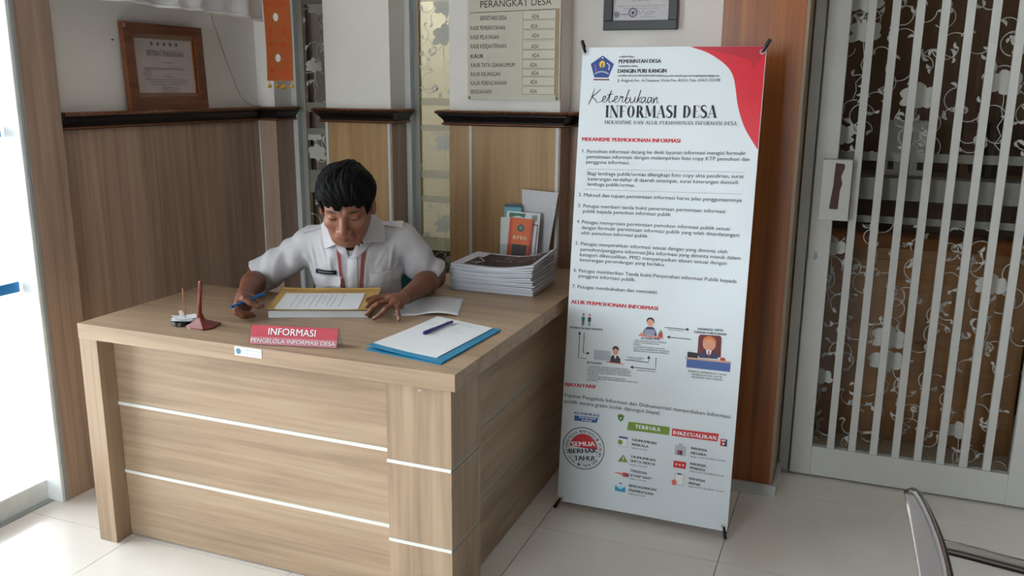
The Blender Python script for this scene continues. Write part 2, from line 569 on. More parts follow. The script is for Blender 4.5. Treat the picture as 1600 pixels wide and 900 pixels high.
# wood clad column at the end of the glazed side
c1 = MB().box((-2.74, 2.172, 0), (-2.588, 2.316, 2.9)).build('trim_1', panel_wood[2], kind=S, label='wood laminate clad column beside the glass door')
MB().box((-2.64, 2.164, 0), (-2.589, 2.172, 2.9)).build('edge_strip', alu_grey, c1)
# glazed sliding side
gd = empty('door_1', (-2.70, 0, 0), kind=S, label='glazed sliding door with blue safety stripes and worn white frame')
MB().box((-2.70, -.8, 0), (-2.662, 2.15, .078)).build('bottom_rail', old_white, gd, bevel=.004)
MB().box((-2.662, -.8, 0), (-2.635, 2.15, .004)).build('threshold_strip', alu_grey, gd)
MB().box((-2.70, -.8, 2.44), (-2.64, 2.164, 2.5)).build('head_rail', old_white, gd)
MB().box((-2.668, 2.148, 0), (-2.592, 2.163, 2.5)).build('jamb', old_white, gd, bevel=.003)
for y in (.72, -.775):
    MB().box((-2.70, y - .025, .078), (-2.665, y + .025, 2.44)).build('mullion', old_white, gd)
for a, b_ in ((.745, 2.148), (-.75, .695)):
    p_ = MB().box((-2.686, a, .078), (-2.681, b_, 2.44)).build('pane', pane, gd)
    bl = plain('blue_stripe_film', (0, 120, 190), 0.5, var=0.03) if a > .7 else bl
    for z0, z1 in ((.785, .822), (1.318, 1.358)):
        MB().box((-2.6805, a, z0), (-2.680, b_, z1)).build('blue_stripe', bl, p_)
# outside terrace and low boundary wall
out_tile = plain('terrace_concrete', (206, 198, 190), 0.8, var=0.08, scale=2)
pink_wall = plain('boundary_wall_paint', (214, 170, 150), 0.85, var=0.1, scale=4)
MB().box((-14, -14, -.12), (-2.66, 8, -.03)).build('terrace', out_tile, kind=S, label='bright paved terrace outside the glass door')
MB().box((-2.66, -14, -.12), (8, -2.6, -.03)).build('terrace_front', out_tile, kind=S)
bw = MB().box((-6.2, -4, -.03), (-6.0, 8, .42)).build('boundary_wall', pink_wall, kind=S, label='low pinkish boundary wall outside')
MB().box((-6.24, -4, .42), (-5.96, 8, .48)).build('coping', out_tile, bw)

# back wall: recess wall, pilasters, lintel
YF, YR = 3.45, 3.58
wb = MB().box((-1.14, YR, 0), (-.30, YR + .12, 2.9)).build('wall_back', white_paint, kind=S)
def pil(x0, x1):
    return MB().box((x0, YF, 0), (x1, YR + .12, 2.9)).build('pilaster', white_paint, wb)
pil(-2.62, -2.527); pil(-2.25, -1.92); pil(-1.635, -1.14)
MB().box((-2.62, YR, 2.5), (-1.14, YR + .12, 2.9)).build('lintel', white_paint, wb)
MB().box((-.19, YR - .1, 2.5), (2.4, YR + .12, 2.9)).build('lintel', white_paint, wb)
def panel(a, b, m): MB().box(a, b).build('panel', m, wb)
ZP = 1.336
panel((-2.606, YF - .006, 0), (-2.521, YF, ZP), panel_wood[2]); panel((-2.527, YF, 0), (-2.521, YR, ZP), panel_wood[2])
panel((-2.238, YF - .006, 0), (-1.934, YF, ZP), honey_wood)
panel((-1.92, YF - .006, 0), (-1.914, YR, ZP), panel_wood[2])
panel((-1.635, YF - .006, 0), (-1.54, YF, ZP), honey_wood); panel((-1.528, YF - .006, 0), (-1.152, YF, ZP), honey_wood)
panel((-1.14, YF - .006, 0), (-1.134, YR, ZP), panel_wood[2])
panel((-1.134, YR - .006, 0), (-.474, YR, ZP), panel_wood[2])
for x in (-2.245, -1.927, -1.534, -1.146):
    MB().box((x - .007, YF - .009, 0), (x + .006, YF, ZP)).build('trim_strip', alu, wb)

# dado rails swept along the wall faces
PROF = [(0, 1.334), (.017, 1.334), (.021, 1.338), (.021, 1.343), (.016, 1.346), (.016, 1.350), (.020, 1.358), (.028, 1.368), (.034, 1.373), (.036, 1.377), (.036, 1.380), (.042, 1.382), (.046, 1.388), (.042, 1.394), (.034, 1.396), (0, 1.396)]
def sweep(path, prof):
    P = [np.array(p, float) for p in path]
    m = MB()
    n = len(prof)
    V = []
    for i, p in enumerate(P):
        d0 = P[i] - P[i - 1] if i else P[1] - P[0]
        d1 = P[i + 1] - P[i] if i < len(P) - 1 else d0
        d0 = d0 / np.linalg.norm(d0); d1 = d1 / np.linalg.norm(d1)
        n0 = np.array([d0[1], -d0[0]]); n1 = np.array([d1[1], -d1[0]])
        b = n0 + n1
        b = b / (b @ n0)
        for o, z in prof:
            q = p + b * o
            V.append((q[0], q[1], z))
    F = []
    for i in range(len(P) - 1):
        for k in range(n - 1):
            F.append((i * n + k, (i + 1) * n + k, (i + 1) * n + k + 1, i * n + k + 1))
    F.append(tuple(range(n))); F.append(tuple((len(P) - 1) * n + k for k in range(n - 1, -1, -1)))
    return m.add(V, F)
def beads(path):
    m = MB()
    P = [np.array(p, float) for p in path]
    for i in range(len(P) - 1):
        d = P[i + 1] - P[i]
        L = np.linalg.norm(d); d = d / L
        nn = np.array([d[1], -d[0]])
        k = 0
        s = -.04 if i and np.cross(P[i] - P[i - 1], d) > 0 else .0
        e = L + (.04 if i + 2 < len(P) and np.cross(d, P[i + 2] - P[i + 1]) > 0 else 0)
        while s + .004 < e:
            c = P[i] + d * (s + .004) + nn * .0445
            r = .0042
            m.add([(c[0] - d[0] * r, c[1] - d[1] * r, 1.388), (c[0] + d[0] * r, c[1] + d[1] * r, 1.388), (c[0], c[1], 1.3935), (c[0], c[1], 1.3825), (c[0] + nn[0] * .005, c[1] + nn[1] * .005, 1.388)], [(0, 3, 4), (3, 1, 4), (1, 2, 4), (2, 0, 4)])
            s += .0115
            k += 1
    return m
rails = [[(-2.612, 2.317), (-2.612, YF - .006), (-2.521, YF - .006), (-2.521, YR)],
         [(-2.252, YR), (-2.252, YF - .006), (-1.914, YF - .006), (-1.914, YR)],
         [(-1.637, YR), (-1.637, YF - .006), (-1.134, YF - .006), (-1.134, YR - .006), (-.476, YR - .006)]]
for k, pth in enumerate(rails):
    t_ = sweep(pth, PROF).build('trim_%d' % (k + 2), rail_dark, kind=S, smooth=50, label=['dark moulded dado rail along the left wall', 'dark moulded dado rail around the narrow pilaster', 'dark moulded dado rail under the staff board'][k])
    beads(pth).build('beading', rail_copper, t_, kind='stuff')
    sweep(pth, [(.016, 1.337), (.0225, 1.338), (.0235, 1.3405), (.0225, 1.343), (.016, 1.344)]).build('lower_bead', rail_copper, t_, smooth=60)
    sweep(pth, [(.034, 1.3965), (.0425, 1.3945), (.0445, 1.392), (.036, 1.3968)]).build('top_bead', rail_copper, t_, smooth=60)

# teak column
tc_ = MB().box((-.474, 3.20, 0), (-.199, 3.70, 2.9)).build('trim_5', teak, kind=S, label='reddish teak veneer column behind the banner')
MB().box((-.199, 3.201, .0), (-.188, 3.43, 2.9)).build('side_panel', teak_side, tc_)
bb = MB().box((-.474, 3.184, 0), (-.172, 3.20, .042)).build('baseboard_back', gate_white, kind=S, bevel=.003)
MB().box((-.188, 3.20, 0), (-.172, 3.43, .042)).build('baseboard_column', gate_white, kind=S, bevel=.003)

# ---- floral frosted films
def clip_rect(poly, w, h):
    def cut(P, ins, inter):
        o = []
        for i in range(len(P)):
            a, b = P[i - 1], P[i]
            if ins(b):
                if not ins(a): o.append(inter(a, b))
                o.append(b)
            elif ins(a): o.append(inter(a, b))
        return o
    def ix(c):
        return lambda a, b: (c, a[1] + (b[1] - a[1]) * (c - a[0]) / (b[0] - a[0]))
    def iy(c):
        return lambda a, b: (a[0] + (b[0] - a[0]) * (c - a[1]) / (b[1] - a[1]), c)
    for ins, it in ((lambda p: p[0] >= 0, ix(0)), (lambda p: p[0] <= w, ix(w)), (lambda p: p[1] >= 0, iy(0)), (lambda p: p[1] <= h, iy(h))):
        poly = cut(poly, ins, it)
        if len(poly) < 3: return None
    return poly

def floral(fn, w, h, seed, step=.115, flowers=None):
    rnd = random.Random(seed)
    m = MB()
    def put(p, z=.0004):
        q = clip_rect(p, w, h)
        if q: poly2(m, fn, q, z)
    def petal(c, ang, ln, wd, z):
        pts = []
        for k in range(14):
            t = 2 * math.pi * k / 14
            x = ln * .5 * (1 + math.cos(t)) * (1.0 + .06 * math.sin(3 * t))
            y = wd * .5 * math.sin(t) * (.55 + .45 * (x / ln))
            pts.append((c[0] + x * math.cos(ang) - y * math.sin(ang), c[1] + x * math.sin(ang) + y * math.cos(ang)))
        put(pts, z)
    def flower(c, s):
        for k, (a, ln, wd) in enumerate(((90, .5, .5), (150, .55, .48), (30, .55, .48), (195, .5, .34), (-15, .5, .34), (-90, .26, .4))):
            petal(c, math.radians(a + rnd.uniform(-8, 8)), s * ln * rnd.uniform(.9, 1.1), s * wd, .0004 + k * 3e-5)
    def crescent(p, ang, r, sweep_, hw):
        n = 8
        pts = [(p[0] + r * math.cos(ang + sweep_ * k / n) - r * math.cos(ang), p[1] + r * math.sin(ang + sweep_ * k / n) - r * math.sin(ang)) for k in range(n + 1)]
        for q in stroke_polys(pts, lambda t: hw * (.12 + math.sin(math.pi * min(1, t * 1.02)) ** 1.0)):
            put(q)
        return pts[-1]
    def thin_arc(p, ang, r, sweep_, hw=.0016):
        n = 12
        pts = [(p[0] + r * math.cos(ang + sweep_ * k / n) - r * math.cos(ang), p[1] + r * math.sin(ang + sweep_ * k / n) - r * math.sin(ang)) for k in range(n + 1)]
        for q in stroke_polys(pts, lambda t: hw): put(q, .00035)
        return pts[-1]
    nx, ny = max(1, round(w / step)), max(1, round(h / step))
    for i in range(nx + 1):
        for j in range(ny + 1):
            c = ((i + rnd.uniform(-.35, .35)) * w / nx, (j + rnd.uniform(-.35, .35)) * h / ny)
            a = rnd.uniform(0, 2 * math.pi)
            s = rnd.choice((-1, 1))
            e = thin_arc(c, a, rnd.uniform(.028, .045), s * rnd.uniform(2.2, 4.2))
            crescent(e, rnd.uniform(0, 6.28), rnd.uniform(.012, .018), s * rnd.uniform(1.8, 2.6), .0054)
            crescent(e, rnd.uniform(0, 6.28), rnd.uniform(.010, .014), -s * rnd.uniform(1.6, 2.4), .0046)
            if rnd.random() < .7:
                crescent(c, rnd.uniform(0, 6.28), rnd.uniform(.011, .016), s * rnd.uniform(1.6, 2.6), .0048)
    if flowers is None:
        flowers = []
        n = max(1, int(w * h / .028))
        for k in range(n):
            flowers.append((rnd.uniform(.1, .9) * w, (k + rnd.uniform(.2, .8)) * h / n, rnd.uniform(.075, .1)))
    for x, y, s in flowers:
        flower((x, y), s)
        pts = [(x + rnd.uniform(-.004, .004) * k, y - .02 - k * .03) for k in range(8)]
        for q in stroke_polys(pts, lambda t: .0013): put(q, .00035)
    return m

def wall_plane(x0, y0, z0):
    return lambda u, v, w: (x0 + u, y0 - w, z0 + v)

def film_window(name, x0, x1, zones, seed, label, flowers):
    """zones: list (z0,z1,kind) kind f floral / b band"""
    root = empty(name, ((x0 + x1) / 2, 3.60, 0), kind=S, label=label)
    MB().box((x0, YR, 0), (x0 + .030, YR + .05, 2.5)).build('frame', alu, root, bevel=.002)
    MB().box((x1 - .012, YR + .0, 0), (x1, YR + .05, 2.5)).build('frame', alu, root)
    MB().box((x0 + .030, YR + .035, 0), (x0 + .048, YR + .06, 2.5)).build('inner_stile', alu_grey, root)
    MB().box((x0 + .048, YR + .030, 0), (x0 + .058, YR + .055, 2.5)).build('seal', beige_alu, root)
    MB().box((x0 + .058, YR + .03, 0), (x1 - .012, YR + .055, .09)).build('bottom_rail', alu, root)
    pn = MB().box((x0 + .058, YR + .040, .09), (x1 - .012, YR + .045, 2.5)).build('pane', pane, root)
    w = x1 - .012 - x0 - .058
    for k, (z0, z1, kd) in enumerate(zones):
        pl_ = wall_plane(x0 + .058, YR + .0398, z0)
        if kd == 'b':
            m = MB()
            poly2(m, pl_, rect(0, 0, w, z1 - z0), .0003)
            m.build('frosted_band', film, pn)
        else:
            floral(pl_, w, z1 - z0, seed + k, .085, flowers.get(k)).build('floral_film', film_flower, pn)
    return root
film_window('window_1', -2.527, -2.238, [(.30, .95, 'f'), (.985, 1.048, 'b'), (1.048, 1.095, 'b'), (1.095, 1.264, 'f'), (1.264, 1.294, 'b'), (1.37, 1.415, 'b'), (1.415, 1.86, 'f'), (1.86, 1.93, 'b'), (2.0, 2.5, 'f')], 11, 'narrow glazed strip with pale floral film and a dark room behind',
            {0: [(.08, .5, .09), (.05, .25, .09)], 3: [(.05, .075, .10), (.035, .16, .08)], 6: [(.085, .425, .11), (.05, .16, .09)]})
film_window('window_2', -1.92, -1.627, [(.30, .972, 'f'), (.972, 1.002, 'b'), (1.084, 1.118, 'b'), (1.118, 1.296, 'f'), (1.296, 1.324, 'b'), (1.41, 1.443, 'b'), (1.443, 1.857, 'f'), (1.857, 1.89, 'b'), (1.96, 2.5, 'f')], 31, 'narrow glazed strip with grey poppy film and a bright cream room behind',
            {0: [(.12, .56, .10)], 3: [(.125, .12, .105)], 6: [(.125, .26, .12), (.13, .385, .11)]})

# glass door behind the gate
w3 = empty('window_3', (.6, 3.5, 0), kind=S, label='large floral filmed glass panel behind the white bar gate')
MB().box((-.19, 3.50, 0), (-.105, 3.56, 2.5)).build('frame', alu, w3)
MB().box((-.105, 3.50, 0), (2.4, 3.56, .10)).build('frame', alu, w3)
p3 = MB().box((-.105, 3.525, .10), (2.4, 3.531, 2.5)).build('pane', pane, w3)
for z0, z1 in ((1.240, 1.272), (1.097, 1.178), (1.010, 1.036)):
    m = MB(); poly2(m, wall_plane(-.105, 3.5248, z0), rect(0, 0, 2.5, z1 - z0), .0003); m.build('frosted_band', film, p3)
floral(wall_plane(-.105, 3.5248, .10), 1.1, .91, 77, .088, [(.05, .80, .095), (.60, .70, .10), (.28, .46, .12), (.285, .37, .12), (.05, .28, .09), (.56, .13, .09), (.83, .30, .10), (.74, .84, .1)]).build('floral_film', film_flower, p3)
floral(wall_plane(-.105, 3.5248, 1.272), 1.1, 1.2, 78, .088, [(.09, .53, .12), (.09, .42, .11), (.04, .05, .10), (.29, .19, .115), (.62, .37, .12), (.56, .24, .11), (.80, .46, .11), (.8, .1, .1)]).build('floral_film', film_flower, p3)

# room behind the glass
brown_wall = plain('back_room_brown', (92, 66, 48), 0.7, var=0.12, scale=3)
cream_wall = plain('back_room_cream', (236, 231, 214), 0.8, var=0.03)
green_cab = plain('grey_green_steel', (74, 78, 66), 0.5, var=0.08)
dark_cab = plain('dark_brown_cabinet', (104, 94, 82), 0.5, var=0.1)
amber_wood = wood('amber_cabinet_wood', 0, (140, 92, 48), (170, 116, 64), (190, 134, 80), off=9)
MB().box((-3.0, 5.2, 0), (2.6, 5.3, 2.9)).build('wall_far', cream_wall, kind=S)
MB().box((-3.1, 3.7, 0), (-3.0, 5.2, 2.9)).build('wall_far_left', cream_wall, kind=S)
MB().box((-.62, 3.70, 0), (-.55, 5.2, 2.9)).build('partition_light_block', cream_wall, kind=S)  # unseen divider added to keep the bright lamp off the gate backdrop
MB().box((-.55, 4.5, 0), (2.6, 4.56, 2.9)).build('wall_back_room', brown_wall, kind=S)
MB().box((2.5, 3.7, 0), (2.6, 5.2, 2.9)).build('wall_far_right', brown_wall, kind=S)
MB().box((-3.0, 3.7, -.08), (2.6, 5.3, -.002)).build('floor_back_room', tile_mat, kind=S)
c_ = empty('tall_cabinet', (-2.62, 3.95, 0), 'dark brown tall cabinet behind the left glass strip', 'cabinet')
MB().box((-2.99, 3.80, 0), (-2.20, 4.10, 2.3)).build('body', dark_cab, c_)
MB().box((-2.58, 3.79, .05), (-2.57, 3.80, 2.25)).build('door_gap', black_gloss, c_)
c_ = empty('low_cabinet', (-2.1, 4.4, 0), 'grey green low steel cabinet behind the bright glass strip', 'cabinet')
MB().box((-2.55, 4.15, 0), (-1.72, 4.5, .62)).build('body', green_cab, c_)
MB().box((-2.56, 4.14, .62), (-1.71, 4.51, .64)).build('top', green_cab, c_)
for k in range(2):
    MB().box((-2.53 + k * .41, 4.142, .05), (-2.14 + k * .41, 4.15, .60)).build('door', green_cab, c_)
c_ = empty('wooden_cabinet', (.1, 4.2, 0), 'amber wooden cabinet behind the gate glass', 'cabinet')
MB().box((-.54, 3.95, 0), (.70, 4.4, .82)).build('body', amber_wood, c_)
MB().box((-.545, 3.93, .82), (.72, 4.42, .85)).build('top', amber_wood, c_)
for k in range(3):
    MB().box((-.52 + k * .40, 3.94, .05), (-.14 + k * .40, 3.95, .80)).build('door', amber_wood, c_)
sh = empty('wall_shelf', (.55, 4.4, 1.15), 'dark shelf board seen through the clear band of the gate glass', 'shelf')
MB().box((-.5, 4.25, 1.10), (1.6, 4.5, 1.125)).build('board', dark_cab, sh)
for k, (x, c) in enumerate(((.10, (206, 206, 212)), (.22, (196, 198, 206)), (.42, (92, 62, 40)), (.52, (60, 40, 32)), (.70, (84, 50, 36)), (.86, (40, 34, 34)), (.98, (96, 60, 40)))):
    r_ = empty('box_file', (x, 4.32, 1.125), ['white box file on the far shelf, left one', 'white box file on the far shelf, right one', 'tan box file on the far shelf', 'dark brown box file on the far shelf', 'reddish box file on the far shelf', 'black box file on the far shelf', 'brown box file at the right of the far shelf'][k], 'box file', 'box files on the far shelf')
    MB().box((x, 4.27, 1.125), (x + .085, 4.48, 1.36)).build('body', plain('file_card', c, .7, var=.08), r_)
    MB().box((x + .03, 4.268, 1.15), (x + .055, 4.27, 1.20)).build('finger_hole', black_gloss, r_)
lt = empty('ceiling_lamp', (-2.2, 4.35, 2.9), 'white tube lamp on the ceiling of the bright back room', 'lamp')
MB().box((-2.75, 4.29, 2.86), (-1.55, 4.41, 2.9)).build('housing', alu, lt)
tubem = plain('lamp_tube', (255, 250, 238), .4, emit=60.0, var=.001)
MB().tube([(-2.72, 4.35, 2.835), (-1.58, 4.35, 2.835)], .019, 12).build('tube', tubem, lt, smooth=True)
lt2 = empty('ceiling_lamp', (.7, 4.1, 2.9), 'small warm tube lamp on the ceiling behind the gate glass', 'lamp')
MB().box((.45, 4.06, 2.87), (.95, 4.14, 2.9)).build('housing', alu, lt2)
MB().tube([(.47, 4.1, 2.85), (.93, 4.1, 2.85)], .014, 12).build('tube', plain('lamp_tube_warm', (255, 226, 180), .4, emit=40.0, var=.001), lt2, smooth=True)

# ================================================================ GATE
gt = empty('sliding_gate', (.3, 3.43, 0), 'white barred sliding gate in front of the floral glass', 'gate')
MB().box((-.183, 3.425, 0), (-.146, 3.50, 2.5)).build('door_post', gate_white, gt, bevel=.002)
MB().box((-.14, 3.425, .008), (-.063, 3.46, 2.4)).build('stile', gate_white, gt, bevel=.003)
MB().box((-.063, 3.428, .008), (.622, 3.458, .128)).build('bottom_rail', gate_white, gt, bevel=.002)
MB().box((.622, 3.425, .008), (.74, 3.46, 2.4)).build('stile', gate_white, gt, bevel=.003)
MB().box((-.063, 3.428, 2.28), (.622, 3.458, 2.4)).build('top_rail', gate_white, gt)
for k in range(8):
    x = .005 + k * .0776
    MB().box((x - .0135, 3.432, .128), (x + .0135, 3.452, 2.28)).build('bar', gate_white, gt, bevel=.0015)
lk = MB().box((-.113, 3.375, 1.03), (-.010, 3.425, 1.25)).build('lock_box', gate_white, gt, bevel=.003)
slot = plain('brown_lock_slot', (70, 38, 28), .6, var=.2, scale=60)
m = MB()
m.prism([(-.078, 1.072), (-.048, 1.072), (-.046, 1.14), (-.040, 1.165), (-.046, 1.19), (-.036, 1.222), (-.038, 1.236), (-.068, 1.238), (-.070, 1.16)], lambda u, v, w: (u, 3.3752 - w, v), .0012)
m.build('slot', slot, lk)
m = MB(); m.lathe((0, 0, 0), [(.0, 0), (.009, 0), (.009, .004), (.006, .005)], 16)
m.v = [(-.112 + x * .75, 3.425 - z, .887 + y * 1.6) for x, y, z in m.v]
m.build('keyhole', alu_grey, gt)

# ================================================================ DESK
D = .754
dk = empty('reception_desk', (-1.6, 2.05, 0), 'L-shaped oak laminate reception desk with white inlay strips', 'desk')
top = MB()
t0 = D - .049
Lp = [(-2.259, 1.997), (-.937, 1.997), (-.937, 3.43), (-1.512, 3.43), (-1.512, 2.60), (-2.259, 2.60)]
top.prism(Lp, lambda u, v, w: (u, v, t0 + w), D - t0)
top.build('top', oak[0], dk, bevel=.0012)
def dpart(n, a, b, m, bv=.001): return MB().box(a, b).build(n, m, dk, bevel=bv)
dpart('leg_panel', (-2.259, 1.999, 0), (-2.186, 2.60, t0), oak[2])
zr = [(0.005, .230), (.2405, .470), (.481, t0)]
for z0, z1 in zr: dpart('front_panel', (-2.186, 2.064, z0), (-1.155, 2.082, z1), oak[0])
white_strip = plain('white_inlay', (226, 226, 220), .4, var=.02)
for z in (.230, .470): dpart('inlay_strip', (-2.186, 2.0605, z), (-1.155, 2.08, z + .0108), white_strip, 0)
zc = [(0.0, .219), (.2285, .4625), (.472, t0)]
for z0, z1 in zc: dpart('corner_panel', (-1.158, 2.016, z0), (-.958, 2.215, z1), oak[2])
for z in (.219, .4625): 
    dpart('inlay_strip', (-1.158, 2.013, z), (-.9585, 2.016, z + .0096), white_strip, 0)
    dpart('inlay_groove', (-1.156, 2.018, z), (-.960, 2.213, z + .0096), alu_grey, 0)
for z0, z1 in zr: dpart('side_panel', (-1.022, 2.215, z0), (-1.004, 3.42, z1), oak[1])
for z in (.230, .470): dpart('inlay_groove', (-1.018, 2.215, z), (-1.006, 3.42, z + .011), alu_grey, 0)
dpart('end_panel', (-1.50, 3.40, 0), (-1.022, 3.418, t0), oak[2])
MB().prism([(2.0142, .385), (2.0142, .418), (2.0155, .42), (2.017, .40)], lambda u, v, w: (-.9585 + w, u, v), .0012).build('chipped_edge', plain('chip_brown', (120, 66, 26), .7, var=.2), dk)
MB().box((-1.057, 2.0148, .688), (-1.047, 2.0155, .690)).build('scratch', white_strip, dk)
lb = MB().box((-1.648, 1.9958, .7235), (-1.553, 1.9968, .7505)).build('inventory_sticker', paper, loc=(-1.6, 1.996, .737), label='small white inventory sticker with crest on the desk front edge', cat='sticker')
pf = lambda u, v, w: (-1.648 + u, 1.9958 - w, .7235 + v)
logo_blue = plain('crest_blue', (40, 78, 140), .5, var=.05)
m = MB(); poly2(m, pf, pentagon((.014, .0135), .0105, .0105), .0002); m.build('crest', plain('sticker_crest', (86, 128, 160), .5, var=.05), lb)
m = MB()
put_text(m, pf, 'K. PEMERINTAH DESA', (.029, .0175), (.090, .0175), .0042, res=1, w=.0002)
m.build('lettering', ink_grey, lb); m = MB()
put_text(m, pf, '12. 06. 02. 01. 002', (.029, .007), (.090, .007), .0045, .01, res=1, w=.0002)
m.build('lettering', ink_grey, lb)

# ================================================================ BANNER
BX, BY, BZ = -.905, 2.795, .03
bV = np.array([0, .18, 1.599]); BL = float(np.linalg.norm(bV)); bV = bV / BL
bN = np.array([0, -bV[2], bV[1]])
BW = .608
def bfn(u, v, w):
    g = .006 * math.sin(math.pi * u / BW) * math.sin(math.pi * min(1, max(0, v / BL))) + .0025 * math.sin(u * 9 + v * 4) * math.sin(math.pi * u / BW) + .0018 * math.sin(v * 17 - u * 14) * math.sin(math.pi * u / BW)
    p = np.array([BX + u, BY, BZ]) + bV * v + bN * (w - g)
    return (p[0], p[1], p[2])
bn = empty('x_banner', (-.6, 2.81, 0), 'tall white information banner with red corner on a black X stand', 'banner')
banner_mat = plain('banner_vinyl', (212, 220, 226), .38, var=.012, scale=3, bump=.05, bscale=30)
m = MB(); m.sheet(lambda a, b: bfn(a * BW, b * BL, 0), 16, 40, -.0012); m.v = m.v
vin = m.build('vinyl_sheet', banner_mat, bn, smooth=40)
bred = plain('banner_crimson', (206, 16, 42), .35, var=.04)
bred2 = plain('banner_dark_crimson', (178, 18, 44), .35, var=.04)
SW = [(0.3648, 1.6085), (0.4194, 1.5909), (0.4651, 1.5648), (0.493, 1.541), (0.5101, 1.5152), (0.5201, 1.4807), (0.5295, 1.4333), (0.5411, 1.3944), (0.5596, 1.3514), (0.5816, 1.3172), (0.606, 1.283)]
cv = catmull(SW, 4)
def ribbon(mb, inner, outer, w):
    for i in range(len(inner) - 1):
        a, b, c, d = inner[i], inner[i + 1], outer[i + 1], outer[i]
        for k in range(3):
            f0, f1 = k / 3, (k + 1) / 3
            L_ = lambda p, q, f: (p[0] + (q[0] - p[0]) * f, p[1] + (q[1] - p[1]) * f)
            poly2(mb, bfn, [L_(a, d, f0), L_(b, c, f0), L_(b, c, f1), L_(a, d, f1)], w)
n_ = len(cv)
corner = [(.44 + .167 * min(1, i / (n_ * .35)), 1.6085 - max(0, (i / (n_ - 1) - .25)) / .75 * .3255) for i in range(n_)]
outer = [((.3648 + (.606 - .3648) * min(1, i / (n_ * .42))), 1.6085 if i <= n_ * .42 else 1.6085 - (i - n_ * .42) / (n_ - 1 - n_ * .42) * .3255) for i in range(n_)]
m = MB(); ribbon(m, cv, outer, .0007); m.build('red_corner', bred, vin)
mid = [(c[0] + (o[0] - c[0]) * .55, c[1] + (o[1] - c[1]) * .55) for c, o in zip(cv, outer)]
m = MB(); ribbon(m, mid[: n_ // 2], outer[: n_ // 2], .0010); m.build('dark_red_corner', bred2, vin)
